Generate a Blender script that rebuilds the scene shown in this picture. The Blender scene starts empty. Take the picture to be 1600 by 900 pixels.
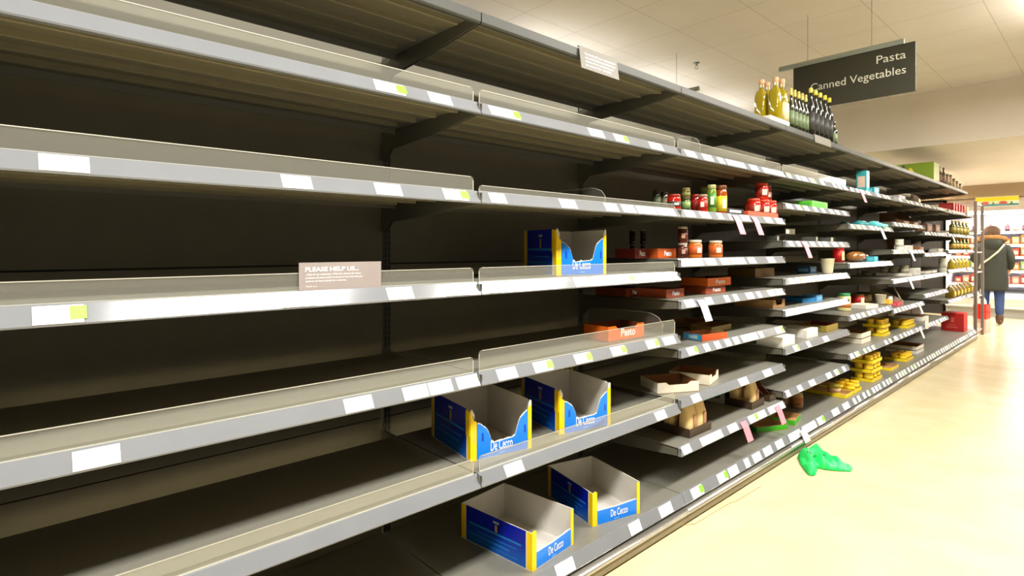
import bpy, bmesh, math, random
from mathutils import Vector, Matrix
random.seed(7)
S = bpy.context.scene
COL = S.collection

# ------------------------------------------------------------------ camera, world, lights, exposure
PHI = math.radians(47.45); FPX = 872.0; CAM = Vector((1.435, 0.0, 1.33)); YH = 388.0
cd = bpy.data.cameras.new('camera'); cam = bpy.data.objects.new('camera', cd); COL.objects.link(cam)
cam.location = CAM; cam.rotation_euler = (math.pi/2, 0, PHI)
cd.sensor_width = 36.0; cd.lens = FPX/1600*36.0; cd.shift_y = -(450-YH)/1600; cd.clip_start = 0.02
S.camera = cam
S.view_settings.view_transform = 'Standard'; S.view_settings.look = 'None'
S.view_settings.gamma = 1.0; S.view_settings.use_curve_mapping = False
S.view_settings.exposure = 0.42
W = bpy.data.worlds.new('world'); S.world = W; W.use_nodes = True
W.node_tree.nodes['Background'].inputs[0].default_value = (1, .9, .75, 1)
W.node_tree.nodes['Background'].inputs[1].default_value = 0.02
LIGHT_COL = (1.0, .97, .915)
AISLE_W = 76.0      # watts of each luminaire over this aisle
NEXT_W = 25.5       # unseen row behind the shelving, added to brighten the ceiling
CHILL_W = 9.0

# ------------------------------------------------------------------ camera maths: a pixel becomes a point on a real plane
RT = (math.cos(PHI), math.sin(PHI)); FW = (-math.sin(PHI), math.cos(PHI))
def ray(px, py):
    u = (px-800)/FPX
    return Vector((RT[0]*u+FW[0], RT[1]*u+FW[1], (YH-py)/FPX))
def atz(px, py, z):
    d = ray(px, py); return CAM+d*((z-CAM.z)/d.z)
def atx(px, x, z=0.0):
    d = ray(px, YH); p = CAM+d*((x-CAM.x)/d.x); p.z = z; return p
def ztop(py, p):
    zc = FW[0]*(p.x-CAM.x)+FW[1]*(p.y-CAM.y); return CAM.z+(YH-py)*zc/FPX
def ppm(p):
    return FPX/(FW[0]*(p.x-CAM.x)+FW[1]*(p.y-CAM.y))

# ------------------------------------------------------------------ materials
def lin(c):
    return tuple(((v/255)/12.92 if v/255 <= .04045 else ((v/255+.055)/1.055)**2.4) for v in c)
MC = {}
def mat(name, rgb, rough=.5, metal=0.0, noise=0.0, scale=30, spec=.5, bump=0.0, coat=0.0):
    if name in MC: return MC[name]
    m = bpy.data.materials.new(name); m.use_nodes = True; nt = m.node_tree; b = nt.nodes['Principled BSDF']
    c = lin(rgb); b.inputs['Base Color'].default_value = (*c, 1)
    b.inputs['Roughness'].default_value = rough; b.inputs['Metallic'].default_value = metal
    b.inputs['Specular IOR Level'].default_value = spec
    if coat: b.inputs['Coat Weight'].default_value = coat
    if noise or bump:
        tc = nt.nodes.new('ShaderNodeTexCoord'); n = nt.nodes.new('ShaderNodeTexNoise')
        n.inputs['Scale'].default_value = scale; n.inputs['Detail'].default_value = 4
        nt.links.new(tc.outputs['Object'], n.inputs['Vector'])
        if noise:
            r = nt.nodes.new('ShaderNodeValToRGB')
            r.color_ramp.elements[0].position = .3; r.color_ramp.elements[1].position = .7
            r.color_ramp.elements[0].color = (*[v*(1-noise) for v in c], 1)
            r.color_ramp.elements[1].color = (*[min(1, v*(1+noise)) for v in c], 1)
            nt.links.new(n.outputs['Fac'], r.inputs[0]); nt.links.new(r.outputs[0], b.inputs['Base Color'])
        if bump:
            bp = nt.nodes.new('ShaderNodeBump'); bp.inputs['Strength'].default_value = bump; bp.inputs['Distance'].default_value = .01
            nt.links.new(n.outputs['Fac'], bp.inputs['Height']); nt.links.new(bp.outputs[0], b.inputs['Normal'])
    MC[name] = m; return m
def glow(name, rgb, strength):
    m = bpy.data.materials.new(name); m.use_nodes = True; b = m.node_tree.nodes['Principled BSDF']
    b.inputs['Base Color'].default_value = (*lin(rgb), 1)
    b.inputs['Emission Color'].default_value = (*lin(rgb), 1); b.inputs['Emission Strength'].default_value = strength
    MC[name] = m; return m
def clear(name, rgb, haze=.12, gloss=.2, rough=.08):
    m = bpy.data.materials.new(name); m.use_nodes = True; nt = m.node_tree
    for n in list(nt.nodes):
        if n.type == 'BSDF_PRINCIPLED': nt.nodes.remove(n)
    out = nt.nodes['Material Output']
    t = nt.nodes.new('ShaderNodeBsdfTransparent'); t.inputs[0].default_value = (.93, .94, .92, 1)
    d = nt.nodes.new('ShaderNodeBsdfDiffuse'); d.inputs[0].default_value = (*lin(rgb), 1)
    g = nt.nodes.new('ShaderNodeBsdfGlossy'); g.inputs['Roughness'].default_value = rough
    m1 = nt.nodes.new('ShaderNodeMixShader'); m1.inputs[0].default_value = haze
    m2 = nt.nodes.new('ShaderNodeMixShader')
    fr = nt.nodes.new('ShaderNodeFresnel'); fr.inputs[0].default_value = 1.5
    mu = nt.nodes.new('ShaderNodeMath'); mu.operation = 'MULTIPLY_ADD'; mu.inputs[1].default_value = 1.0; mu.inputs[2].default_value = gloss*.15
    ge = nt.nodes.new('ShaderNodeNewGeometry'); iv = nt.nodes.new('ShaderNodeMath'); iv.operation = 'SUBTRACT'; iv.inputs[0].default_value = 1.0; nt.links.new(ge.outputs['Backfacing'], iv.inputs[1])
    mb = nt.nodes.new('ShaderNodeMath'); mb.operation = 'MULTIPLY'; nt.links.new(fr.outputs[0], mb.inputs[0]); nt.links.new(iv.outputs[0], mb.inputs[1])
    nt.links.new(mb.outputs[0], mu.inputs[0])
    nt.links.new(t.outputs[0], m1.inputs[1]); nt.links.new(d.outputs[0], m1.inputs[2])
    nt.links.new(mu.outputs[0], m2.inputs[0]); nt.links.new(m1.outputs[0], m2.inputs[1]); nt.links.new(g.outputs[0], m2.inputs[2])
    nt.links.new(m2.outputs[0], out.inputs[0]); MC[name] = m; return m

STEEL = mat('shelf_steel', (124, 122, 111), .38, .0, .04, 60)
UNDER = mat('shelf_underside', (128, 121, 98), .45, 0, .05, 50)
PANEL = mat('back_panel_steel', (118, 113, 96), .5, 0, .05, 12)
BRACKET = mat('bracket_steel', (98, 96, 84), .5)
STRIP = mat('price_strip_plastic', (124, 127, 131), .15, 0, .04, 6, .5)
LIP = mat('top_lip_steel', (62, 63, 58), .5)
TICKET = mat('white_ticket', (240, 238, 238), .3)
INK = mat('grey_ink', (176, 174, 176), .6)
GREENTAG = mat('green_tag', (140, 214, 66), .4)
PINK = mat('pink_ticket', (222, 142, 158), .5)
CLEAR = clear('clear_riser_plastic', (205, 203, 190), .13)
CLEARE = mat('riser_edge', (196, 194, 180), .3)
CLEAR2 = clear('clear_divider_plastic', (170, 170, 160), .08)
CHROME = mat('rail_metal', (205, 200, 190), .28, .75)
KICK = mat('kick_plate', (140, 130, 105), .45, .3)
DARK = mat('dark_gap', (22, 20, 18), .6)
WHITE = mat('white_card', (232, 228, 216), .5, 0, .04, 20)
GREYIN = mat('carton_inside', (214, 210, 202), .6, 0, .04, 14)
KRAFT = mat('kraft_card', (176, 134, 84), .7, 0, .08, 30)
CREAM = mat('cream_card', (234, 226, 202), .6, 0, .04, 30)
CARDIN = mat('brown_card_inside', (150, 104, 62), .7, 0, .08, 30)
YELLOW = mat('yellow_print', (254, 214, 0), .4)
YCARD = mat('yellow_tray_card', (244, 214, 20), .5)
BLUE = mat('bright_blue_print', (0, 128, 240), .4, coat=.2)

def gradient(name, lo, hi, h):
    m = bpy.data.materials.new(name); m.use_nodes = True; nt = m.node_tree; b = nt.nodes['Principled BSDF']
    b.inputs['Roughness'].default_value = .35; b.inputs['Coat Weight'].default_value = .3
    tc = nt.nodes.new('ShaderNodeTexCoord'); sp = nt.nodes.new('ShaderNodeSeparateXYZ'); r = nt.nodes.new('ShaderNodeValToRGB')
    mu = nt.nodes.new('ShaderNodeMath'); mu.operation = 'DIVIDE'; mu.inputs[1].default_value = h
    nt.links.new(tc.outputs['Object'], sp.inputs[0]); nt.links.new(sp.outputs[2], mu.inputs[0]); nt.links.new(mu.outputs[0], r.inputs[0])
    r.color_ramp.elements[0].color = (*lin(lo), 1); r.color_ramp.elements[1].color = (*lin(hi), 1); r.color_ramp.elements[1].position = .75
    nt.links.new(r.outputs[0], b.inputs['Base Color']); MC[name] = m; return m
NAVY = gradient('navy_to_sea_blue_print', (0, 96, 190), (0, 22, 160), .12)

def floor_mat():
    m = bpy.data.materials.new('polished_vinyl_floor'); m.use_nodes = True; nt = m.node_tree; b = nt.nodes['Principled BSDF']
    tc = nt.nodes.new('ShaderNodeTexCoord'); n = nt.nodes.new('ShaderNodeTexNoise'); n.inputs['Scale'].default_value = 3; n.inputs['Detail'].default_value = 7
    r = nt.nodes.new('ShaderNodeValToRGB'); r.color_ramp.elements[0].position = .35; r.color_ramp.elements[1].position = .68
    r.color_ramp.elements[0].color = (*lin((214, 199, 158)), 1); r.color_ramp.elements[1].color = (*lin((222, 209, 170)), 1)
    nt.links.new(tc.outputs['Object'], n.inputs['Vector']); nt.links.new(n.outputs['Fac'], r.inputs[0]); nt.links.new(r.outputs[0], b.inputs['Base Color'])
    r2 = nt.nodes.new('ShaderNodeMapRange'); r2.inputs[3].default_value = .16; r2.inputs[4].default_value = .3
    nt.links.new(n.outputs['Fac'], r2.inputs[0]); nt.links.new(r2.outputs[0], b.inputs['Roughness'])
    return m
def ceil_mat():
    m = bpy.data.materials.new('ceiling_tiles'); m.use_nodes = True; nt = m.node_tree; b = nt.nodes['Principled BSDF']
    b.inputs['Roughness'].default_value = .9; b.inputs['Specular IOR Level'].default_value = .1
    tc = nt.nodes.new('ShaderNodeTexCoord'); sp = nt.nodes.new('ShaderNodeSeparateXYZ'); nt.links.new(tc.outputs['Object'], sp.inputs[0])
    def line(sock, off, pitch, w):
        a = nt.nodes.new('ShaderNodeMath'); a.operation = 'SUBTRACT'; a.inputs[1].default_value = off; nt.links.new(sock, a.inputs[0])
        c = nt.nodes.new('ShaderNodeMath'); c.operation = 'PINGPONG'; c.inputs[1].default_value = pitch/2; nt.links.new(a.outputs[0], c.inputs[0])
        d = nt.nodes.new('ShaderNodeMath'); d.operation = 'LESS_THAN'; d.inputs[1].default_value = w; nt.links.new(c.outputs[0], d.inputs[0]); return d
    l1 = line(sp.outputs[0], -1.741, .62, .0035); l2 = line(sp.outputs[1], 4.854, .60, .0035)
    mx = nt.nodes.new('ShaderNodeMath'); mx.operation = 'MAXIMUM'; nt.links.new(l1.outputs[0], mx.inputs[0]); nt.links.new(l2.outputs[0], mx.inputs[1])
    n = nt.nodes.new('ShaderNodeTexNoise'); n.inputs['Scale'].default_value = 2.5; nt.links.new(tc.outputs['Object'], n.inputs['Vector'])
    r = nt.nodes.new('ShaderNodeValToRGB'); r.color_ramp.elements[0].color = (*lin((212, 206, 198)), 1); r.color_ramp.elements[1].color = (*lin((224, 219, 212)), 1)
    nt.links.new(n.outputs['Fac'], r.inputs[0])
    mix = nt.nodes.new('ShaderNodeMixRGB'); mix.inputs[2].default_value = (*lin((194, 186, 172)), 1)
    nt.links.new(mx.outputs[0], mix.inputs[0]); nt.links.new(r.outputs[0], mix.inputs[1]); nt.links.new(mix.outputs[0], b.inputs['Base Color'])
    return m
def slot_mat():
    m = bpy.data.materials.new('slotted_upright'); m.use_nodes = True; nt = m.node_tree; b = nt.nodes['Principled BSDF']
    b.inputs['Roughness'].default_value = .5
    tc = nt.nodes.new('ShaderNodeTexCoord'); sp = nt.nodes.new('ShaderNodeSeparateXYZ'); nt.links.new(tc.outputs['Object'], sp.inputs[0])
    a = nt.nodes.new('ShaderNodeMath'); a.operation = 'PINGPONG'; a.inputs[1].default_value = .0125; nt.links.new(sp.outputs[2], a.inputs[0])
    l = nt.nodes.new('ShaderNodeMath'); l.operation = 'LESS_THAN'; l.inputs[1].default_value = .0085; nt.links.new(a.outputs[0], l.inputs[0])
    ab = nt.nodes.new('ShaderNodeMath'); ab.operation = 'ABSOLUTE'; nt.links.new(sp.outputs[1], ab.inputs[0])
    k = nt.nodes.new('ShaderNodeMath'); k.operation = 'COMPARE'; k.inputs[1].default_value = .008; k.inputs[2].default_value = .003; nt.links.new(ab.outputs[0], k.inputs[0])
    mu = nt.nodes.new('ShaderNodeMath'); mu.operation = 'MULTIPLY'; nt.links.new(l.outputs[0], mu.inputs[0]); nt.links.new(k.outputs[0], mu.inputs[1])
    mix = nt.nodes.new('ShaderNodeMixRGB'); mix.inputs[1].default_value = (*lin((72, 70, 60)), 1); mix.inputs[2].default_value = (.001, .001, .001, 1)
    nt.links.new(mu.outputs[0], mix.inputs[0]); nt.links.new(mix.outputs[0], b.inputs['Base Color']); return m
FLOOR = floor_mat(); CEIL = ceil_mat(); SLOT = slot_mat()

# ------------------------------------------------------------------ mesh helpers
class MB:
    def __init__(s): s.v = []; s.f = []; s.m = []; s.sm = []
    def add(s, vs, fs, m=0, smooth=False):
        o = len(s.v); s.v += [tuple(v) for v in vs]
        for i, f in enumerate(fs):
            s.f.append([o+k for k in f]); s.m.append(m[i] if isinstance(m, (list, tuple)) else m); s.sm.append(smooth)
        return s
    def box(s, x0, x1, y0, y1, z0, z1, m=0):
        # face order: bottom, top, -y, +x, +y, -x
        return s.add([(x0,y0,z0),(x1,y0,z0),(x1,y1,z0),(x0,y1,z0),(x0,y0,z1),(x1,y0,z1),(x1,y1,z1),(x0,y1,z1)],
                     [(3,2,1,0),(4,5,6,7),(0,1,5,4),(1,2,6,5),(2,3,7,6),(3,0,4,7)], m)
    def prism(s, prof, a0, a1, axis='y', m=0, smooth=False):
        n = len(prof)
        def P(u, w, a): return (u, a, w) if axis == 'y' else ((a, u, w) if axis == 'x' else (u, w, a))
        vs = [P(u, w, a0) for u, w in prof]+[P(u, w, a1) for u, w in prof]
        fs = [tuple(range(n)), tuple(range(2*n-1, n-1, -1))]+[(i, i+n, (i+1) % n+n, (i+1) % n) for i in range(n)]
        return s.add(vs, fs, m, smooth)
    def lathe(s, cx, cy, prof, n=16, m=0, smooth=True, sq=0.0):
        vs = []; fs = []; ms = []
        for r, z in prof:
            for k in range(n):
                a = 2*math.pi*(k+.5)/n; q = 1.0
                if sq: q = 1/max(abs(math.cos(a)), abs(math.sin(a)))**sq
                vs.append((cx+r*q*math.cos(a), cy+r*q*math.sin(a), z))
        for i in range(len(prof)-1):
            for k in range(n):
                fs.append((i*n+k, i*n+(k+1) % n, (i+1)*n+(k+1) % n, (i+1)*n+k))
        fs.append(tuple(range(n-1, -1, -1))); fs.append(tuple((len(prof)-1)*n+k for k in range(n)))
        return s.add(vs, fs, m, smooth)
    def tube(s, p0, p1, r, n=8, m=0):
        p0 = Vector(p0); p1 = Vector(p1); d = (p1-p0).normalized(); u = d.orthogonal().normalized(); w = d.cross(u)
        vs = [p+r*(math.cos(2*math.pi*k/n)*u+math.sin(2*math.pi*k/n)*w) for p in (p0, p1) for k in range(n)]
        fs = [(k, (k+1) % n, n+(k+1) % n, n+k) for k in range(n)]+[tuple(range(n-1, -1, -1)), tuple(range(n, 2*n))]
        return s.add(vs, fs, m, True)
    def build(s, name, mats, parent=None, bevel=0.0, loc=None):
        me = bpy.data.meshes.new(name); me.from_pydata(s.v, [], s.f)
        for mm in (mats if isinstance(mats, (list, tuple)) else [mats]): me.materials.append(mm)
        for p, k, q in zip(me.polygons, s.m, s.sm): p.material_index = k; p.use_smooth = q
        bm = bmesh.new(); bm.from_mesh(me); bmesh.ops.recalc_face_normals(bm, faces=bm.faces); bm.to_mesh(me); bm.free()
        o = bpy.data.objects.new(name, me); COL.objects.link(o)
        if parent: o.parent = parent
        if loc is not None: o.location = loc
        if bevel:
            b = o.modifiers.new('bevel', 'BEVEL'); b.width = bevel; b.segments = 2; b.limit_method = 'ANGLE'
        return o
def tag(o, label=None, cat=None, group=None, kind=None):
    if label: o['label'] = label
    if cat: o['category'] = cat
    if group: o['group'] = group
    if kind: o['kind'] = kind
    return o
def thing(name, label, cat, loc=(0, 0, 0), rz=0, group=None):
    o = bpy.data.objects.new(name, None); COL.objects.link(o); o.location = loc; o.rotation_euler = (0, 0, rz)
    o.empty_display_size = .05
    return tag(o, label, cat, group)
def struct(name, mb, m, bevel=0): return tag(mb.build(name, m, None, bevel), kind='structure')
def copy_tree(o, parent=None):
    c = o.copy(); COL.objects.link(c)
    if parent: c.parent = parent
    for ch in list(o.children): copy_tree(ch, c)
    return c
def text(name, body, m, parent, origin, xdir, updir, width=None, height=.02, depth=.0008, align='l', label=None, bold=0):
    """flat lettering as its own mesh; origin = left (or right) end of the baseline"""
    cu = bpy.data.curves.new('lettering', 'FONT'); cu.body = body; cu.extrude = 0; cu.resolution_u = 3; cu.offset = bold
    tmp = bpy.data.objects.new('lettering', cu); COL.objects.link(tmp)
    bpy.context.view_layer.update()
    me = bpy.data.meshes.new_from_object(tmp.evaluated_get(bpy.context.evaluated_depsgraph_get()))
    bpy.data.objects.remove(tmp); bpy.data.curves.remove(cu)
    xs = [v.co.x for v in me.vertices]; ys = [v.co.y for v in me.vertices]
    x0, x1 = min(xs), max(xs); caph = .7; k = height/caph; kx = (width/(x1-x0)) if width else k
    X = Vector(xdir).normalized(); U = Vector(updir).normalized(); N = X.cross(U)
    for v in me.vertices:
        a = (v.co.x-(x0 if align == 'l' else x1))*kx; b = v.co.y*k
        v.co = Vector(origin)+X*a+U*b+N*depth
    me.materials.clear(); me.materials.append(m)
    o = bpy.data.objects.new(name, me); COL.objects.link(o)
    if parent: o.parent = parent
    if label: o['label'] = label
    return o

# ------------------------------------------------------------------ the room
struct('floor', MB().box(-5, 3.4, -3.6, 15.6, -.1, 0), FLOOR)
struct('ceiling', MB().box(-5, 3.4, -3.6, 15.6, 3.19, 3.3), CEIL)
PLASTER = mat('cream_plaster', (222, 214, 200), .8, 0, .03, 3)
WALLM = mat('aisle_side_wall', (84, 78, 70), .8, 0, .1, 3)
struct('wall_left', MB().box(-5.1, -5, -3.6, 15.6, 0, 3.19), WALLM)
struct('wall_right', MB().box(3.4, 3.5, -3.6, 15.6, 0, 3.19), WALLM)
struct('wall_front', MB().box(-5, 3.4, -3.7, -3.6, 0, 3.19), WALLM)
struct('wall_far', MB().box(-5, 3.4, 15.6, 15.7, 0, 3.19), PLASTER)
struct('trim_1', MB().box(-5, 3.4, 8.15, 13.9, 2.55, 3.189), PLASTER)
struct('trim_2', MB().box(-5, 3.4, 13.9, 15.6, 2.31, 3.188), mat('brown_bulkhead', (150, 128, 100), .8))

def aty(px, py, y):
    d = ray(px, py); return CAM+d*((y-CAM.y)/d.y)
def luminaire(x, y, z, w, label, group, up=0):
    t = thing('ceiling_light', label, 'light', (x, y, z), 0, group)
    MB().prism([(-.19, 0), (.19, 0), (.16, .06), (-.16, .06)], -.66, .66).build('housing', WHITE, t)
    ld = bpy.data.lights.new('tube_or_ceiling_fill', 'AREA'); ld.shape = 'RECTANGLE'; ld.size = .36; ld.size_y = 1.25
    ld.energy = w; ld.color = LIGHT_COL
    lo = bpy.data.objects.new('tube_or_ceiling_fill', ld); COL.objects.link(lo); lo.parent = t; lo.location = (0, 0, -.005)
    if up:
        l2 = ld.copy(); l2.energy = up; o2 = bpy.data.objects.new('tube_or_ceiling_fill', l2); COL.objects.link(o2); o2.parent = t; o2.location = (0, 0, .07); o2.rotation_euler = (math.pi, 0, 0)  # extra upward fill lamp, added to brighten the ceiling
    return t
for i in range(-2, 7):
    if i == 3: continue
    y = 1.13+2.2*i; z = 3.02 if y < 8 else 2.40
    luminaire(1.40, y, z, AISLE_W if y < 8 else AISLE_W*.8, 'ceiling light in the row above this aisle', 'lights above the aisle', 0 if y < 2.5 else (12 if y < 4 else (50 if y < 8 else 90)))
for i in range(12):
    y = -2.2+1.5*i; z = 2.72 if y < 7.3 else 2.40
    if 7.3 < y < 8.95: continue
    luminaire(-2.0, y, z, NEXT_W, 'unseen light added behind the shelving to brighten the ceiling', 'added lights above the next aisle', 0.8 if y < 3 else (3.5 if y < 8 else 190))

# ------------------------------------------------------------------ shelving
T0 = -0.07
def J(k): return T0+1.25*k
J_ = J
ORD = ['nearest', 'second', 'third', 'fourth', 'fifth', 'sixth', 'seventh', 'eighth', 'narrow end', 'unseen added leftmost']
SD = .54; BX = -.65
def bracket_mesh(y0):
    pr = [(-.004, -.038), (-.004, -.004), (BX+.002, -.004), (BX+.002, -.125), (BX+.03, -.12), (BX+.075, -.082), (-.3, -.066)]
    return MB().prism(pr, y0, y0+.003)
def ticket(parent, y, w, tagm=None, ink=False):
    a = -math.atan2(.022, .038)
    m = MB(); th = .0012
    # ticket lies on the sloping strip; strip surface runs from (-.022,0) to (0,-.038)
    nx, nz = .038/.0439, .022/.0439
    def pt(q, yy, off): return (-.022+.022*q+nx*off, yy, -.038*q+nz*off)
    def slab(q0, q1, ya, yb, o0, o1, mi):
        vs = [pt(q, yy, o) for o in (o0, o1) for q, yy in ((q0, ya), (q1, ya), (q1, yb), (q0, yb))]
        m.add(vs, [(3,2,1,0),(4,5,6,7),(0,1,5,4),(1,2,6,5),(2,3,7,6),(3,0,4,7)], mi)
    slab(.05, .97, y-w/2, y+w/2, .0016, .0016+th, 0)
    if w > .0 and ink:
        slab(.72, .80, y-w*.15, y+w*.08, .0029, .0032, 1)
        slab(.35, .5, y+w*.05, y+w*.2, .0029, .0032, 1)
    if tagm: slab(.12, .8, y+w*.22, y+w*.56, .0030, .0038, 2)
    o = m.build('price_ticket', [TICKET, INK, GREENTAG], parent)
    if tagm: o['label'] = 'white price ticket with a green corner tag'
    return o
def hanging(parent, y, m, name='hanging_ticket', h=.075):
    b = MB(); y0, y1 = y-.034, y+.034
    b.add([(-.014, y0, -.008), (-.014, y1, -.008), (.004, y0+.004, -.038), (.004, y1+.004, -.038), (.028, y0+.012, -.038-h), (.028, y1+.012, -.038-h),
           (-.013+.002, y0, -.007), (-.013+.002, y1, -.007), (.006, y0+.004, -.037), (.006, y1+.004, -.037), (.030, y0+.012, -.037-h), (.030, y1+.012, -.037-h)],
          [(0,1,3,2),(2,3,5,4),(6,8,9,7),(8,10,11,9),(0,6,7,1),(4,5,11,10),(0,2,8,6),(2,4,10,8),(1,7,9,3),(3,9,11,5)], 0)
    o = b.build(name, m, parent); o.location = (.004, 0, 0); return o
PINKL = 'pink hanging ticket'
def tpx(px):  # position along the shelf front of a pixel column
    return atx(px, -.01).y
def shelf(k, zb, label, length=None, riser=0.0, tickets=(), hang=(), top=False, k1=None, rnd=0, depth=SD):
    t0, t1 = J(k), J((k1 or k)+1); n = length or t1-t0; e = .004
    r = thing('shelf', label, 'shelf', (0, t0, zb+.038))
    d = MB()
    d.box(-depth, -.02, e, n-e, -.008, 0, 0)
    d.box(-depth, -depth+.004, e, n-e, -.03, -.008, 0)       # rear fold
    d.box(-.024, -.020, e, n-e, -.036, -.002, 0)              # front fold
    for j in range(4):                                        # folded ribs under the deck
        x = -.09-.112*j
        d.prism([(x, -.0082), (x, -.024), (x-.005, -.026), (x-.1, -.0095), (x-.1, -.0082)], .03+.012*j, n-.03-.012*j, 'y', 1)
    d.build('deck', [STEEL, UNDER], r)
    b = bracket_mesh(e); b.build('bracket', BRACKET, r)
    bracket_mesh(n-e-.003).build('bracket', BRACKET, r)
    if top:
        s = MB().prism([(-.016, .004), (0, -.002), (0, -.034), (-.006, -.040), (-.019, -.040), (-.019, .004)], e*.5, n-e*.5)
        s.build('front_lip', LIP, r, .0015)
        return r
    s = MB().prism([(-.025, .003), (-.021, .002), (.0006, -.037), (-.001, -.041), (-.019, -.041), (-.019, -.004)], e*.6, n-e*.6)
    so = s.build('price_strip', STRIP, r)
    ys = []
    for tk in tickets:
        a, b_, g = (*tk, None)[:3]
        ya, yb = tpx(a)-t0, tpx(b_)-t0
        ww = max(.03, min(yb-ya, .22)); ticket(so, min(max((ya+yb)/2, ww/2+.006), n-ww/2-.006), ww, g, k < 2)
        ys.append((ya+yb)/2)
    if rnd:
        y = random.uniform(.05, .12)
        while y < n-.06:
            if random.random() < rnd:
                w = random.choice([.06, .07, .08, .1]); ticket(so, y, w, 'g' if random.random() < .12 else None); y += w
            y += random.choice([.05, .06, .09])
    for px, mm in hang:
        o = hanging(so, tpx(px)-t0, mm)
        if mm is PINK: o['label'] = PINKL
    if riser:
        c = .012; y0, y1 = .012, n-.012; h = riser; z0 = .001
        arc = [(y0, z0), (y1, z0)]+[(y1-c+c*math.cos(a), h-c+c*math.sin(a)) for a in (0, .5, 1.05, 1.57)]+[(y0+c-c*math.sin(a), h-c+c*math.cos(a)) for a in (0, .5, 1.05, 1.57)]
        ro = MB().prism(arc, -.031, -.028, 'x').build('clear_riser', CLEAR, r)
        ed = MB().box(-.0312, -.0278, y0+c, y1-c, h-.0018, h, 0)
        ed.box(-.0312, -.0278, y0, y0+.0018, z0, h-c); ed.box(-.0312, -.0278, y1-.0018, y1, z0, h-c)
        ed.box(-.034, -.026, y0, y1, z0, z0+.003)
        ed.build('riser_edge', CLEARE, ro)
    return r

rowname = ['top', 'second', 'third', 'fourth', 'fifth', 'sixth']
def J(k): return T0+1.25*k
DK = {}   # deck heights: (bay, row index) -> z
def sh(k, row, zb, look, **kw):
    DK[(k, row)] = zb+.0385
    lv = ['top', 'second from top', 'third from top', 'fourth from top', 'fifth from top', 'sixth from top', 'seventh from top', 'eighth from top'][row]
    return shelf(k, zb, '%s, %s in the %s bay' % (look, lv, ORD[k]), **kw)
for row, zb in enumerate((2.079, 1.780, 1.482, 1.177, .874, .535)):
    sh(-1, row, zb, 'empty steel shelf', top=(row == 0), riser=.05 if row else 0)  # unseen bay, added to block light spilling in from the left
for k in range(8):
    sh(k, 0, 2.079, 'dark grey steel canopy shelf with plain grey lip', top=True)
g = 'g'
R2T = {0: [(585, 632, g), (670, 705)], 1: [(765, 780), (780, 811, g), (920, 943), (960, 980, g), (1015, 1035)],
       2: [(1071, 1087), (1098, 1113), (1122, 1131), (1133, 1166), (1172, 1184), (1192, 1203), (1205, 1225)]}
for k in range(8):
    look = ['empty steel shelf with clear riser', 'empty steel shelf with clear riser', 'empty steel shelf with clear riser and many tickets', 'steel shelf with clear riser and a blue box',
            'steel shelf holding teal packs', 'steel shelf with lilac and brown packs', 'bare steel shelf without riser', 'steel shelf with red boxes'][k]
    sh(k, 1, 1.780, look, riser=.05 if k < 4 else 0, tickets=R2T.get(k, ()), rnd=.75 if k > 2 else 0, hang=[(1343, PINK)] if k == 4 else ([(1388, PINK)] if k == 4 else ()))
hang_extra = {}
sh(0, 2, 1.482, 'empty steel shelf with clear riser', riser=.05, tickets=[(60, 140), (440, 487), (586, 627), (693, 730, g)])
sh(1, 2, 1.482, 'steel shelf with a very low clear riser', riser=.024, tickets=[(765, 790), (875, 900), (945, 965), (972, 992), (995, 1024), (1026, 1054)])
sh(2, 2, 1.482, 'steel shelf carrying red and green jars', tickets=[(1070, 1085), (1094, 1109), (1121, 1129), (1139, 1143), (1158, 1171), (1195, 1206), (1212, 1223)], hang=[(1148, PINK), (1177, PINK)])
sh(0, 3, 1.177, 'steel shelf carrying a grey notice card', riser=.05, tickets=[(50, 131, g), (440, 492), (605, 645), (695, 730)])
sh(1, 3, 1.177, 'steel shelf with a blue and yellow pasta carton', riser=.05, tickets=[(762, 780), (897, 918), (970, 990, g), (1022, 1040)])
sh(0, 4, .874, 'empty steel shelf with clear riser', riser=.055, tickets=[(113, 188), (538, 582), (630, 668), (670, 706), (720, 753)])
sh(1, 4, .874, 'steel shelf with tall riser and orange tray', riser=.072, tickets=[(777, 807), (834, 862, g), (898, 923, g), (955, 977, g), (1010, 1028, g), (1036, 1054)])
sh(0, 5, .535, 'wide empty steel shelf with clear riser', riser=.052, tickets=[])
sh(1, 5, .535, 'steel shelf with two blue and yellow pasta cartons', riser=.055, tickets=[(789, 817), (1024, 1040)])
sh(2, 3, 1.240, 'steel shelf with orange and dark sauce jars', tickets=[(1062, 1078), (1082, 1097), (1103, 1118), (1126, 1139), (1141, 1164), (1169, 1180), (1199, 1210)])
sh(2, 4, 1.037, 'steel shelf with orange trays stacked', tickets=[(1070, 1085), (1103, 1113), (1132, 1139), (1146, 1153), (1166, 1177), (1183, 1189), (1200, 1210), (1212, 1223)], hang=[(1094, TICKET)])
sh(2, 5, .798, 'steel shelf with open tan and blue trays', tickets=[(1074, 1089, g), (1100, 1108), (1117, 1125), (1133, 1141), (1146, 1154), (1159, 1171), (1171, 1183), (1186, 1192), (1212, 1223, g)])
sh(2, 6, .556, 'steel shelf with two open cream trays', tickets=[(1081, 1094), (1155, 1168), (1193, 1206)])
sh(2, 7, .320, 'steel shelf with brown paper coffee bags', tickets=[(1066, 1079), (1095, 1112), (1112, 1128), (1138, 1152), (1170, 1183, g), (1184, 1196), (1201, 1212), (1214, 1227)], hang=[(1160, PINK), (1213, PINK)])
sh(3, 2, 1.583, 'steel shelf carrying a green box', rnd=.8)
sh(3, 3, 1.340, 'steel shelf with small clear holders', rnd=.85, hang=[(1255, PINK)])
sh(3, 4, 1.098, 'steel shelf with a white paper cup', rnd=.9)
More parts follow.
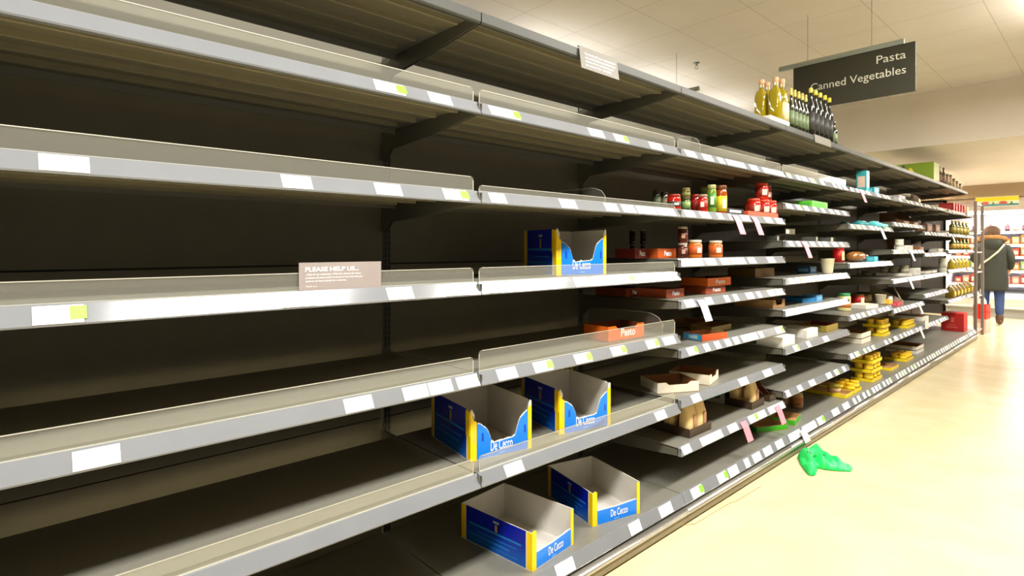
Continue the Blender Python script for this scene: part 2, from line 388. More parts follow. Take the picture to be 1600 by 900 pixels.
sh(3, 5, .896, 'steel shelf with brown and blue trays', rnd=.9)
sh(3, 6, .653, 'steel shelf carrying flat white boxes', rnd=.3)
sh(3, 7, .377, 'completely empty steel shelf', rnd=.7)
sh(4, 2, 1.486, 'steel shelf with torn teal packs', rnd=.8, hang=[(1374, TICKET)])
sh(4, 3, 1.173, 'steel shelf with a glossy brown bag', rnd=.9)
sh(4, 4, .757, 'steel shelf with mixed jars and a white cup', rnd=1)
sh(4, 5, .452, 'steel shelf with yellow tins and white trays', rnd=.4)
sh(5, 2, 1.541, 'steel shelf with cut brown cartons', rnd=.9)
sh(5, 3, 1.277, 'steel shelf with a white tin', rnd=.8, hang=[(1421, TICKET)])
sh(5, 4, .997, 'steel shelf with grey tins on white trays', rnd=.9, hang=[(1419, TICKET)])
sh(5, 5, .716, 'almost empty steel shelf', rnd=.9, hang=[(1434, TICKET)])
sh(5, 6, .452, 'steel shelf with a yellow tray of tins', rnd=.9, hang=[(1436, TICKET)])
sh(6, 2, 1.476, 'steel shelf with brown cartons', rnd=.95, hang=[(1486, TICKET)])
sh(6, 3, 1.240, 'steel shelf with a pale box', rnd=.95)
sh(6, 4, .997, 'steel shelf with a white can', rnd=.95)
sh(6, 5, .787, 'bare steel shelf', rnd=.95)
sh(6, 6, .452, 'bare steel shelf', rnd=.95)
sh(7, 2, 1.476, 'steel shelf with small bottles', rnd=.95)
sh(7, 3, 1.270, 'steel shelf with yellow green bottles', rnd=.95)
sh(7, 4, 1.020, 'steel shelf with yellow packs', rnd=.95)
sh(7, 5, .640, 'steel shelf with a row of olive packs', rnd=.3)

for zb, row, lk in ((1.780, 1, 'short steel shelf with red boxes'), (1.476, 2, 'short steel shelf with bottles'), (1.270, 3, 'short steel shelf with yellow green bottles'), (1.020, 4, 'short steel shelf with yellow packs'), (.640, 5, 'short steel shelf with olive packs')):
    sh(8, row, zb, lk, rnd=.8, length=.56)
BASEZ = .142
BT = {0: [], 1: [(868, 896), (983, 1000), (1030, 1049)], 2: [(1080, 1097, g), (1121, 1135, g), (1138, 1152), (1163, 1170), (1176, 1188), (1193, 1205), (1212, 1223)],
      3: [(1227, 1239), (1243, 1250), (1254, 1264), (1264, 1274), (1277, 1287, g), (1300, 1310), (1317, 1326)]}
for k in range(-1, 9):
    L = .60 if k == 8 else 1.25
    t0 = J_(k); kk = thing('shelving_frame', 'dark steel frame with back panel and base shelf, %s bay' % ORD[k], 'shelving', (0, t0, 0))
    e = .003
    bp = MB()
    for z0, z1 in ((.06, .62), (.624, 1.262), (1.268, 1.88), (1.884, 2.16)):
        bp.box(BX-.02, BX-.005, .04, L-.002, z0, z1)
    bp.box(BX-.026, BX-.0205, .04, L-.002, .06, 2.16, 1)
    bp.build('back_panel', [PANEL, DARK], kk)
    MB().box(-.028, .0, -.016, .016, 0, 2.16).build('upright', SLOT, kk, loc=(BX, .021, 0))
    MB().box(BX+.004, -.002, e, L-e, BASEZ-.012, BASEZ).build('base_deck', STEEL, kk)
    st = MB().prism([(-.025, .003), (-.021, .002), (.0006, -.037), (-.001, -.041), (-.019, -.041), (-.019, -.004)], e*.6, L-e*.6).build('price_strip', STRIP, kk)
    st.scale = (1, 1, 1.2); st.location = (.022, 0, BASEZ)
    for tk in BT.get(k, ()):
        a, b_, gg = (*tk, None)[:3]; ya, yb = atx(a, .01).y-t0, atx(b_, .01).y-t0; ww = max(.03, yb-ya); ticket(st, min(max((ya+yb)/2, ww*.6+.006), L-ww*.6-.006), ww, gg)
    if k > 3:
        y = .06
        while y < L-.06:
            ticket(st, y, .06, 'g' if random.random() < .15 else None); y += random.choice([.09, .11, .14])
    # chrome bumper rail and kick plate
    pr = [(.025+.02*math.cos(a), .066+.014*math.sin(a)) for a in [i*math.pi/6-math.pi/2 for i in range(7)]]+[(.0, .08), (.0, .052)]
    MB().prism(pr, .001, L-.001, 'y', 0, True).build('bumper_rail', CHROME, kk)
    MB().prism([(.004, .05), (.032, .05), (.034, .035), (.026, .012), (.004, .012)], .001, L-.001).build('lower_trim', KICK, kk)
    MB().box(-.06, -.03, .001, L-.001, 0, .05).build('kick_plate', DARK, kk)
    MB().box(-.03, .002, .001, L-.001, .05, .10).build('rail_backing', BRACKET, kk)
# end panel closing the run low down
e = thing('end_panel', 'white painted end panel at the foot of the last bay', 'panel', (0, J(6), 0))
MB().box(-.02, .0, -.06, .0, .46, .60).build('panel', WHITE, e, loc=(.03, 0, 0))

# ------------------------------------------------------------------ pasta cartons
def carton(loc, deg, D, H, label, cut=True, w=.262, group='blue and yellow pasta cartons'):
    r = thing('pasta_carton', label, 'carton', loc, math.radians(deg), group)
    th = .003; b = MB(); # materials: 0 navy 1 inside 2 yellow 3 white edge
    b.box(-D, 0, 0, w, 0, th, [1, 1, 1, 1, 1, 1])
    ye = .026
    for y0, out in ((0, 2), (w-th, 4)):
        fm = [1, 3, 1, 1, 1, 1]; fm[2 if out == 2 else 4] = 0; fm[4 if out == 2 else 2] = 1
        b.box(-D+ye, -ye, y0, y0+th, th, H, fm)
        fy = list(fm); fy[2 if out == 2 else 4] = 2
        b.box(-D, -D+ye, y0, y0+th, th, H*.99, fy); b.box(-ye, 0, y0, y0+th, th, H*(.985 if cut else 1), fy)
    b.box(-D, -D+th, th, w-th, th, H, [1, 3, 1, 1, 1, 0])
    b.build('carton_body', [NAVY, GREYIN, YELLOW, WHITE], r)
    # thin white lines between the printed zones
    ln = MB(); ln.box(-ye-.003, -ye, -.0006, 0, th, H-.001); ln.box(-D+ye, -D+ye+.002, -.0006, 0, th, H-.001); ln.build('white_line', WHITE, r)
    if cut:
        pf = [(.028, .001), (w-.018, .001), (w-.018, H*.80), (w-.03, H*.76), (w-.052, H*.66), (w-.060, H*.55), (w-.072, H*.34), (w-.085, H*.31), (w*.38, H*.28),
              (w*.33, H*.33), (w*.30, H*.46), (w*.26, H*.58), (w*.19, H*.66), (.040, H*.70), (.028, H*.71)]
        zl, zr = H*.76, H*.84
    else:
        pf = [(.028, .001), (w-.018, .001), (w-.018, H*.47), (w*.5, H*.42), (.028, H*.43)]; zl = zr = H
    jag = []
    for i, (y, z) in enumerate(pf):
        jag.append((y, z))
        if 1 < i < len(pf)-1:
            y2, z2 = pf[i+1]; n = 4
            for q in range(1, n): jag.append((y+(y2-y)*q/n, z+(z2-z)*q/n+random.uniform(.0005, .003)))
    MB().prism([(y, z+(.0022 if z > .01 else 0)) for y, z in jag], -.004, -.0012, 'x').build('front_card', WHITE, r)
    MB().prism(pf, -.0012, 0, 'x').build('front_print', BLUE, r)
    yc = MB(); yc.prism([(0, 0), (.025, 0), (.025, zl), (.014, zl*1.04), (.0, H*.98)], -.003, .0004, 'x', 0)
    yc.build('yellow_corner', YELLOW, r); yc = MB(); yc.prism([(w-.016, 0), (w, 0), (w, H*.97 if not cut else H*.9), (w-.016, zr)], -.003, .0004, 'x', 0)
    yc.build('yellow_corner', YELLOW, r)
    if cut:  # torn pale fibres above the corners
        tr = MB(); tr.prism([(w-.014, H*.86), (w, H*.9), (w-.001, H*1.0), (w-.006, H*1.01), (w-.012, H*.95)], -.004, -.0006, 'x'); tr.build('torn_edge', GREYIN, r)
        tr = MB(); tr.prism([(.002, H*.95), (.016, H*.80), (.018, H*.9), (.012, H*.97), (.005, H*1.02)], -.004, -.0006, 'x'); tr.build('torn_edge', GREYIN, r)
        f = MB(); f.prism([(-.03, H*.5), (-.002, H*.5), (-.002, H*.97), (-.03, H*.98)], -.003, -.0005, 'y'); f.build('yellow_flap', YELLOW, r)
        for yy, wd in ((.046, .008), (w-.034, .008)):
            MB().box(.0002, .0006, yy, yy+wd, H*.36, H*.52).build('blue_mark', mat('mid_blue_print', (0, 70, 190), .4), r)
        text('corner_lettering', 'CECCO', INK, r, (.0004, .018, H*.35), (0, 0, 1), (0, -1, 0), .045, .007)
        text('corner_lettering', 'CECCO', INK, r, (.0004, w-.004, H*.38), (0, 0, 1), (0, -1, 0), .045, .006)
    text('white_lettering', 'De Cecco', TICKET, r, (0, w*.5-.048 if cut else w*.56-.048, H*(.13 if cut else .15)), (0, 1, 0), (0, 0, 1), .094, H*(.2 if cut else .22), .0008, bold=.015)
    MB().box(.0002, .0006, w*.5-.012, w*.5+.014, H*.055, H*.07).build('small_print', mat('pale_blue_print', (150, 200, 240), .5), r)
    # emblem, name and pale lettering bands on the left side
    m = mat('pale_blue_print', (150, 200, 240), .5)
    s = MB(); s.box(-D*.52, -D*.52+.03, -.0012, -.0002, H*.84, H*.89); s.build('small_print', mat('grey_print', (170, 175, 185), .5), r)
    MB().box(-D*.52+.009, -D*.52+.021, -.0012, -.0002, H*.60, H*.80).build('emblem', mat('ochre_print', (170, 135, 70), .5), r)
    sb = mat('sea_blue_print', (30, 120, 190), .5); q = MB()
    for i, (a, c, z, h) in enumerate(((.14, .93, .56, .05), (.2, .8, .40, .022), (.3, .93, .27, .035), (.2, .9, .14, .02))):
        q.box(-D*c+.02, -D*a, -.0011, -.0002, H*(z-h/2), H*(z+h/2))
    q.build('sea_print', sb, r)
    return r
Z7 = BASEZ+.0005; z6 = DK[(1, 5)]+.0005; z4 = DK[(1, 3)]+.0005
carton((-.022, 1.437, Z7), 6, .375, .142, 'blue carton with flat low front standing lowest and nearest on the base shelf', False)
carton((-.085, 1.86, Z7), -14, .355, .142, 'blue carton with low front standing angled on the base shelf, the farther one', False)
carton((-.117, 1.225, z6), -10, .33, .182, 'torn blue carton standing at the joint of the two nearest bays', True)
carton((-.10, 1.668, z6), -14, .31, .182, 'torn blue carton with its front cut, right one of the pair above the base shelf', True)
carton((-.158, 1.713, z4), -14, .27, .195, 'blue carton with torn cut front alone on the shelf at eye height', True)
carton((-.365, 1.975, z6), 20, .16, .192, 'dark blue carton almost hidden behind the torn carton pair', False, w=.14)

# ------------------------------------------------------------------ notice cards and shelf sign
SIGN = mat('mauve_grey_card', (152, 142, 140), .45, 0, .04, 10)
a, b_ = atx(467, -.024), atx(595, -.024)
t = thing('notice_card', 'mauve grey PLEASE HELP US notice card standing behind the shelf edge', 'sign', (-.024, a.y, 1.214))
w = b_.y-a.y
MB().box(-.0015, .0015, 0, w, 0, .078).build('card', SIGN, t)
n = text('heading', 'PLEASE HELP US...', TICKET, t, (.0015, .016, .0545), (0, 1, 0), (0, 0, 1), w*.64, .0112, bold=.03)
for i, ln in enumerate(('...help all our customers. With high demand for these', 'products and many could we ask you to buy only what you', 'need so we have enough for everyone.')):
    text('small_lettering', ln, TICKET, t, (.0015, .017, .044-.0088*i), (0, 1, 0), (0, 0, 1), w*(.66, .68, .48)[i], .0046, bold=.02)
text('small_lettering', 'Thank you', TICKET, t, (.0015, .017, .0125), (0, 1, 0), (0, 0, 1), w*.13, .0042)
a, b_ = atx(905, .006), atx(964, .006)
t = thing('notice_card', 'pale notice card with white print clipped to the canopy lip', 'sign', (.004, a.y, 2.117))
w = b_.y-a.y
MB().prism([(-.012, .006), (.0, .008), (.014, -.083), (.0122, -.083), (-.002, .006)], 0, w).build('card', mat('pale_grey_card', (112, 108, 98), .5), t)
for i in range(4):
    text('small_lettering', ('To help all our customers', 'we are limiting purchases on', 'some of our products, see', 'in store for details')[i], TICKET, t, (.0035+.0028*i, .03, -.022-.0155*i), (0, 1, 0), (-.15, 0, 1), w*(.82, .8, .74, .66)[i], .008, .0012, bold=.02)
a, b_ = atx(1273, .004), atx(1298, .004)
t = thing('notice_card', 'small plain grey card clipped to the canopy lip beneath the dark bottles', 'sign', (.002, a.y, 2.117))
MB().prism([(-.012, .004), (.0, .006), (.006, -.05), (.0045, -.05), (-.002, .004)], 0, b_.y-a.y).build('card', mat('pale_grey_card', (112, 108, 98), .5), t)

# hanging aisle sign
GREENB = mat('dark_olive_sign', (46, 45, 30), .5)
RAILM = mat('sign_rail_metal', (150, 158, 148), .35, .3)
SY = 4.75; sgA = aty(1240, 107, SY); sgB = aty(1431, 64, SY); sgC = aty(1432.5, 142, SY); K = (sgB.x-sgA.x)/.676; OX = sgA.x+.04*K; ZT = sgB.z; ZB = sgC.z
t = thing('aisle_sign', 'dark olive Pasta and Canned Vegetables sign hanging on wires above the aisle', 'sign', (0, SY, 0))
MB().box(sgA.x, sgB.x, -.006, .006, ZB, ZT).build('sign_board', GREENB, t, .002)
RP = [(-.015, ZT-.002), (.015, ZT-.002), (.019, ZT+.016), (.007, ZT+.036), (-.007, ZT+.036), (-.019, ZT+.016)]
MB().prism(RP, aty(1218, 107, SY).x, aty(1413, 62, SY).x, 'x').build('rail', RAILM, t)
for px in (1262, 1362):
    x = aty(px, 80, SY).x; MB().tube((x, 0, ZT+.03), (x, 0, 3.19), .0022).build('wire', RAILM, t)
SW = mat('sign_white', (214, 212, 196), .5); a = aty(1416, 80, SY); b_ = aty(1370, 90, SY)
HT = ZT-ZB
text('white_lettering', 'Pasta', SW, t, (a.x, -.006, ZB+HT*.70), (1, 0, 0), (0, 0, 1), a.x-b_.x, HT*.165, .0012, 'r')
b_ = aty(1267, 130, SY)
text('white_lettering', 'Canned Vegetables', SW, t, (a.x, -.006, ZB+HT*.395), (1, 0, 0), (0, 0, 1), a.x-b_.x, HT*.165, .0012, 'r')
t = thing('sign_rail', 'bare grey sign rail hanging on a wire beyond the canopy shelf', 'sign', (0, SY, 0))
xr = aty(1092, 134, SY).x
MB().prism(RP, xr-1.1, xr, 'x').build('rail', RAILM, t)
for x in (aty(1057, 110, SY).x, xr-.9): MB().tube((x, 0, ZT+.03), (x, 0, 3.19), .002).build('wire', RAILM, t)
# sprinkler
t = thing('sprinkler', 'small metal sprinkler head on the ceiling', 'sprinkler', (-1.436, 5.143, 3.19))
MB().lathe(0, 0, [(.03, 0), (.028, -.008), (.010, -.01), (.010, -.03)], 12).build('rose', RAILM, t)
m = MB(); m.tube((-.012, 0, -.03), (-.016, 0, -.06), .003); m.tube((.012, 0, -.03), (.016, 0, -.06), .003); m.lathe(0, 0, [(.02, -.064), (.022, -.06), (.004, -.058)], 12)
m.build('deflector', CHROME, t)

# ------------------------------------------------------------------ small goods builders (each thing is one Empty with parts)
def C(rgb, rough=.35, **k): return mat('print_%d_%d_%d' % rgb, rgb, rough, **k)
def spot(px, z, X=None, yb=None):
    return atx(px, X, z) if X is not None else atz(px, yb, z)
def dims(p, wpx, ytop): return max(.02, wpx/ppm(p)), max(.02, ztop(ytop, p)-p.z)
def jar(px, wpx, z, ytop, body, lab, lid, label, group=None, X=None, yb=None, labz=(.2, .7), cat='jar', extra=None):
    p = spot(px, z, X, yb); w, h = dims(p, wpx, ytop); r = w/2
    t = thing('jar' if cat == 'jar' else cat.replace(' ', '_'), label, cat, p, random.uniform(-.4, .4), group)
    MB().lathe(0, 0, [(r*.86, 0), (r*.98, h*.03), (r, h*.08), (r, h*.74), (r*.93, h*.81), (r*.78, h*.85), (r*.78, h*.87)], 20).build('glass_body', C(body, .12, coat=.6), t)
    MB().lathe(0, 0, [(r*1.012, h*labz[0]), (r*1.012, h*labz[1])], 20).build('paper_label', C(lab, .5), t)
    MB().lathe(0, 0, [(r*.9, h*.865), (r*.93, h*.88), (r*.93, h*.975), (r*.88, h)], 20).build('lid', C(lid, .35, metal=.2), t)
    if extra:
        m = MB(); aa = -.6
        m.box(r*1.0, r*1.03, -r*.35, r*.35, h*(labz[0]+.1), h*(labz[1]-.12)); o = m.build('printed_panel', C(extra, .5), t); o.rotation_euler = (0, 0, -.75)
    return t
def can(px, wpx, z, ytop, body, label, group=None, X=None, yb=None, band=None, cat='tin', p=None, w=None, h=None):
    if p is None:
        p = spot(px, z, X, yb); w, h = dims(p, wpx, ytop)
    r = w/2
    t = thing('tin', label, cat, p, random.uniform(-.5, .5), group)
    MB().lathe(0, 0, [(r*.95, 0), (r, h*.03), (r*.975, h*.05), (r*.975, h*.95), (r, h*.97), (r*.95, h)], 18).build('tin_body', C(body, .4), t)
    MB().lathe(0, 0, [(r*.96, h*.985), (r*.96, h*1.0), (r*.9, h*.985), (r*.3, h*.985)], 18).build('tin_lid', C((186, 160, 80), .4), t)
    if band: MB().lathe(0, 0, [(r*.985, h*.3), (r*.985, h*.68)], 18).build('paper_label', C(band, .5), t)
    return t
def tray(p, lx, ly, h, deg, outm, inm, label, cat='tray', group=None, low=None, name='card_tray', textbody=None, tm=None):
    """open card tray: lx deep (towards -x), ly along the aisle; low = height of the scooped front"""
    t = thing(name, label, cat, p, math.radians(deg), group); th = .0025
    b = MB(); b.box(-lx, 0, 0, ly, 0, th, 1)
    b.box(-lx, 0, 0, th, th, h, [1, 1, 0, 0, 1, 0]); b.box(-lx, 0, ly-th, ly, th, h, [1, 1, 1, 0, 0, 0]); b.box(-lx, -lx+th, th, ly-th, th, h, [1, 1, 1, 1, 1, 0])
    if low:
        pf = [(th, th), (ly-th, th), (ly-th, h), (ly*.8, h), (ly*.72, low), (ly*.28, low), (ly*.2, h), (th, h)]
    else: pf = [(th, th), (ly-th, th), (ly-th, h), (th, h)]
    n0 = len(pf); b.prism(pf, -th, 0, 'x', [1, 0]+[1]*n0)
    b.build('tray_body', [outm, inm], t)
    if textbody: text('white_lettering', textbody, tm or TICKET, t, (0, ly*.34, h*.28), (0, 1, 0), (0, 0, 1), ly*.4, h*.5, bold=.03)
    return t
def ctray(px, z, lx, ly, h, deg, outm, inm, label, X=None, yb=None, **k):
    p = spot(px, z, X, yb); return tray(p, lx, ly, h, deg, outm, inm, label, **k)
def carton_box(p, lx, ly, h, deg, m, label, cat='box', group=None, panel=None, name='carton', lid=True):
    t = thing(name, label, cat, p, math.radians(deg), group)
    MB().box(-lx, 0, 0, ly, 0, h).build('carton_body', m, t, .0015)
    if panel:
        MB().box(0, .0008, ly*.15, ly*.85, h*.25, h*.75).build('printed_panel', panel, t)
        MB().box(-lx*.85, -lx*.15, -.0008, 0, h*.25, h*.75).build('printed_panel', panel, t)
    return t
def bottle(p, r, h, glass, capm, labm, label, group, square=False, cat='bottle', band=None):
    t = thing('bottle', label, cat, p, 0, group); sq = .7 if square else 0
    if square: pr = [(r*.9, 0), (r, h*.03), (r, h*.60), (r*.93, h*.68), (r*.72, h*.75), (r*.42, h*.79), (r*.36, h*.81), (r*.36, h*.9)]
    else: pr = [(r*.9, 0), (r, h*.03), (r, h*.58), (r*.85, h*.66), (r*.4, h*.76), (r*.36, h*.80), (r*.36, h*.92)]
    MB().lathe(0, 0, pr, 20, 0, True, sq).build('glass_body', glass, t)
    MB().lathe(0, 0, [(r*.46, h*.9), (r*.5, h*.91), (r*.5, h*.985), (r*.42, h)], 14).build('cap', capm, t)
    if band: MB().lathe(0, 0, [(r*.4, h*.83), (r*.4, h*.9)], 14).build('neck_band', band, t)
    if labm: MB().lathe(0, 0, [(r*1.015, h*.14), (r*1.015, h*.5)], 20, 0, True, sq).build('paper_label', labm, t)
    return t
def bag_mesh(w, d, h, m, name, parent, seed=0, top=.35):
    rnd = random.Random(seed); b = MB(); rows = 7; n = 20; vs = []; fs = []
    for i in range(rows+1):
        q = i/rows; k = 1 if q < .55 else 1-(q-.55)/.45
        ww = w/2*(1-.12*(1-k)); dd = d/2*(k*.98+.02)
        for j in range(n):
            a = 2*math.pi*j/n; c, s_ = math.cos(a), math.sin(a)
            ex = 1/max(abs(c), abs(s_))**.75; jit = 1+rnd.uniform(-.03, .03)*(0 if i == 0 else 1)
            vs.append((dd*c*ex*jit, ww*s_*ex*jit, h*q+(rnd.uniform(-.004, .004) if 0 < i < rows else 0)))
    for i in range(rows):
        for j in range(n): fs.append((i*n+j, i*n+(j+1) % n, (i+1)*n+(j+1) % n, (i+1)*n+j))
    fs += [tuple(range(n-1, -1, -1)), tuple(rows*n+j for j in range(n))]
    b.add(vs, fs, 0, True); return b.build(name, m, parent)
def divider(p, lx, h, label):
    t = thing('divider', label, 'divider', p, 0, 'clear dividers')
    pf = [(-lx, 0), (0, 0), (0, h*.5), (-.02, h*.8), (-.06, h*.97), (-.09, h), (-lx, h)]
    MB().prism(pf, 0, .002).build('clear_panel', CLEAR2, t)
    e = MB()
    for q, w in zip(pf[1:-1], pf[2:]): e.tube((q[0], .001, q[1]), (w[0], .001, w[1]), .001, 5)
    e.build('panel_edge', CLEARE, t); return t

# ------------------------------------------------------------------ goods: canopy shelf
TZ = DK[(0, 0)]
OIL = C((150, 132, 10), .08, coat=.8); CORK = C((214, 160, 120), .6); CREAML = C((224, 210, 160), .5)
for i, (px, yt, X, lb) in enumerate(((1212, 121, -.075, 'square oil bottle with cork cap, front left of the four on the canopy'), (1222, 124, -.075, 'square oil bottle with pale label, front right of the four on the canopy'),
                       (1190, 125, -.165, 'square oil bottle with cork cap, back left of the four on the canopy'), (1199, 129, -.165, 'square oil bottle with cork cap, back right, mostly hidden'))):
    p = atx(px, X, TZ+.004); h = ztop(yt, p)-p.z
    bottle(p, .036, h, OIL, CORK, CREAML if i == 1 else None, lb, 'golden oil bottles', True, band=WHITE)
p = atx(1207, -.02, TZ+.0005)
tray(Vector((-.022, p.y-.03, TZ)), .205, .30, .035, 0, CREAM, CREAM, 'cream card tray under the golden oil bottles', 'tray').scale = (1, 1, 1)
DG = C((30, 34, 16), .1, coat=.8); YCAP = C((205, 190, 90), .4); GLAB = C((104, 120, 84), .5)
for j, (X, dy) in enumerate(((-.05, 0), (-.115, -5))):
    for i, px in enumerate((1236, 1242, 1248, 1253.5, 1259)):
        p = atx(px, X, TZ+.001); h = ztop(143+2.6*i+dy, p)-p.z
        bottle(p, .020, h, DG, YCAP, GLAB, 'slim bottle with green label, one of the %s row beside the square bottles' % ('front', 'back')[j], 'slim green labelled bottles %s row' % ('front', 'back')[j])
BK = C((20, 20, 16), .1, coat=.8); YC2 = C((222, 208, 70), .4)
for i, px in enumerate((1267, 1274.5, 1281.5, 1289, 1296)):
    p = atx(px, -.05, TZ+.001); h = ztop(137.5+3.9*i, p)-p.z
    bottle(p, .026, h, BK, YC2, C((58, 58, 54), .5), ['tall black bottle with yellow cap next to the slim green labelled ones', 'tall black bottle with yellow cap, second of five', 'tall black bottle with yellow cap, middle of five', 'tall black bottle with yellow cap, fourth of five', 'tall black bottle with yellow cap, last of five'][i], 'tall black bottles')
p = atx(1303, -.06, TZ+.001); bottle(p, .026, .19, DG, BK, GLAB, 'short dark bottle behind the last black bottle', None)
# green display carton
p = atx(1459, -.05, TZ+.0005); LIME = C((122, 150, 10), .5)
t = thing('display_carton', 'large lime green display carton on the canopy shelf', 'carton', p)
MB().box(-.40, 0, 0, .012, 0, .235).box(-.40, 0, .012, .30, 0, .012).build('lime_panel', LIME, t)
MB().box(-.012, 0, .012, .30, .012, .235).build('side_panel', C((190, 205, 130), .5), t); MB().box(-.40, -.388, .012, .30, .012, .235).build('side_panel', C((190, 205, 130), .5), t)
for px, X, c, w_, h_, lb in ((1412, -.22, (40, 36, 26), .1, .15, 'black packet in front of the lime green carton'), (1423, -.15, (220, 200, 20), .1, .11, 'yellow packet in front of the lime green carton'), (1447, -.1, (225, 225, 200), .12, .05, 'white packet at the foot of the lime green carton')):
    p = atx(px, X, TZ+.0005); t = thing('packet', lb, 'packet', p); bag_mesh(w_, .05, h_, C(c, .5), 'packet_body', t, px); MB().box(.02, .028, -w_*.3, w_*.3, h_*.2, h_*.5).build('printed_panel', C((230, 225, 190), .5), t)
for i, (px, yt, r_, c) in enumerate(((1467, 260, .03, (88, 66, 52)), (1474, 262, .024, (88, 66, 52)))):
    p = atx(px, -.06, TZ+.001); bottle(p, r_, ztop(yt, p)-p.z, C(c, .2), C((110, 84, 66), .5), C((150, 120, 100), .5), ['taller brown bottle right of the lime carton', 'slimmer brown bottle right of the lime carton'][i], None)
for i, (px, yt, c) in enumerate(((1480, 272, (150, 130, 100)), (1485, 273, (200, 140, 120)), (1490, 279, (140, 130, 70)), (1495, 283, (120, 100, 80)), (1500, 287, (130, 110, 90)))):
    jar(px, 5, TZ+.001, yt, c, (170, 150, 120), (90, 80, 60), ['tan jar', 'pink jar', 'olive jar', 'brown jar', 'grey brown jar'][i]+' at the far end of the canopy shelf', X=-.08)

# ------------------------------------------------------------------ goods: second row
z = DK[(3, 1)]
carton_box(atx(1308, -.10, z), .15, .12, .075, 0, C((120, 185, 210), .4), 'pale blue box behind the clear riser', panel=C((150, 196, 214), .5))
carton_box(atx(1272, -.28, z), .12, .25, .05, 0, C((190, 150, 140), .5), 'pinkish flat packs blurred behind the clear riser', 'pack', panel=C((210, 190, 180), .5))
t = thing('display_carton', 'dark teal cut display carton on the second row', 'carton', atx(1330, -.12, z))
MB().prism([(-.3, 0), (0, 0), (0, .02), (-.06, .05), (-.12, .11), (-.3, .12)], 0, .003).prism([(-.3, 0), (0, 0), (0, .02), (-.06, .05), (-.12, .11), (-.3, .12)], .2, .203).box(-.3, 0, .003, .2, 0, .003).box(-.003, 0, .003, .2, .003, .03).build('carton_body', C((20, 92, 96), .5), t)
MB().box(-.003, .001, .03, .17, .008, .022).build('printed_panel', C((90, 160, 165), .5), t)
p = atx(1354, -.07, z); carton_box(p, .08, .085, ztop(266, p)-z, 0, C((60, 170, 175), .4), 'tall teal and white pack standing on end', 'pack', panel=C((230, 200, 175), .5))
carton_box(atx(1366, -.04, z), .12, .11, .055, -5, C((40, 150, 170), .4), 'small turquoise box beside the tall teal pack', panel=C((160, 215, 220), .5))
carton_box(atx(1405, -.08, z), .12, .25, .055, 0, C((158, 150, 152), .5), 'flat lilac grey pack on the second row', 'pack', panel=C((180, 172, 176), .5))
t = thing('packet', 'crumpled brown packet beyond the lilac pack', 'packet', atx(1430, -.1, z)); bag_mesh(.16, .08, .10, C((96, 78, 52), .6), 'packet_body', t, 5); MB().box(.035, .042, -.04, .04, .02, .05).build('printed_panel', CREAML, t)
for i in range(5):
    carton_box(atx(1490+4.2*i, -.05, z), .16, .09, .115, 0, C((176, 30, 22), .5), ['red box standing at the far end of the second row, first', 'red box standing at the far end of the second row, next', 'red box in the middle of the far five', 'fourth red box in the far five', 'last red box beside the beige one'][i], group='red boxes on the second row', panel=C((200, 60, 50), .5))
carton_box(atx(1511.5, -.05, z), .16, .09, .11, 0, C((214, 180, 140), .5), 'beige box after the red boxes', panel=C((230, 205, 170), .5))

# ------------------------------------------------------------------ goods: third bay jars (third row)
z = DK[(2, 2)]; X0 = -.07
RJ = (176, 28, 12)
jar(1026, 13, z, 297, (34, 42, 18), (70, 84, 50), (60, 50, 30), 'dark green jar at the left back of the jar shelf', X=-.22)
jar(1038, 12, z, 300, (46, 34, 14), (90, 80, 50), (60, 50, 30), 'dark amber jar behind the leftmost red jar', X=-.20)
jar(1053, 21, z, 304, RJ, (60, 50, 44), (150, 40, 20), 'red sauce jar with dark label, leftmost red one', X=X0, labz=(.2, .55), extra=(225, 215, 200))
t1 = jar(1072, 13, z, 309, (60, 74, 24), (130, 160, 90), (80, 80, 40), 'small green jar, lower of the two stacked', X=X0)
jar(1072, 13, z+(ztop(309, atx(1072, X0, z))-z)+.0005, 294, (96, 84, 26), (120, 120, 60), (130, 120, 70), 'small olive jar stacked on a green jar', X=X0, labz=(.2, .5))
jar(1087, 14, z, 304, (130, 16, 10), (150, 30, 20), (150, 40, 20), 'dark red sauce jar left of the brighter red one', X=-.13)
jar(1098, 15, z, 304, RJ, (190, 40, 20), (150, 120, 100), 'bright red sauce jar with white panel left of the green jars', X=X0, extra=(235, 225, 215))
jar(1101, 13, z, 293, (120, 140, 40), (150, 170, 80), (150, 150, 90), 'tall green jar standing at the back', X=-.2)
jar(1112, 14, z, 289, (110, 140, 40), (70, 130, 40), (170, 170, 110), 'tall green gherkin jar at the front', X=X0, extra=(230, 230, 200))
jar(1127, 17, z, 290, (160, 70, 14), (225, 205, 30), (110, 60, 30), 'tall orange jar with yellow label', X=X0, labz=(.1, .62), extra=(235, 230, 200))
bt = ctray(1136, z, .12, .2, .035, 0, C((30, 24, 22), .5), C((44, 36, 30), .5), 'small black tray with white lettering', X=-.04); MB().box(.0002, .0008, .03, .17, .012, .026).build('white_print', TICKET, bt)
p = atx(1169, -.025, z); tray(p, .2, .42, .028, 0, C((205, 90, 60), .5), C((180, 80, 40), .5), 'orange red tray beneath the stacked red jars', 'tray')
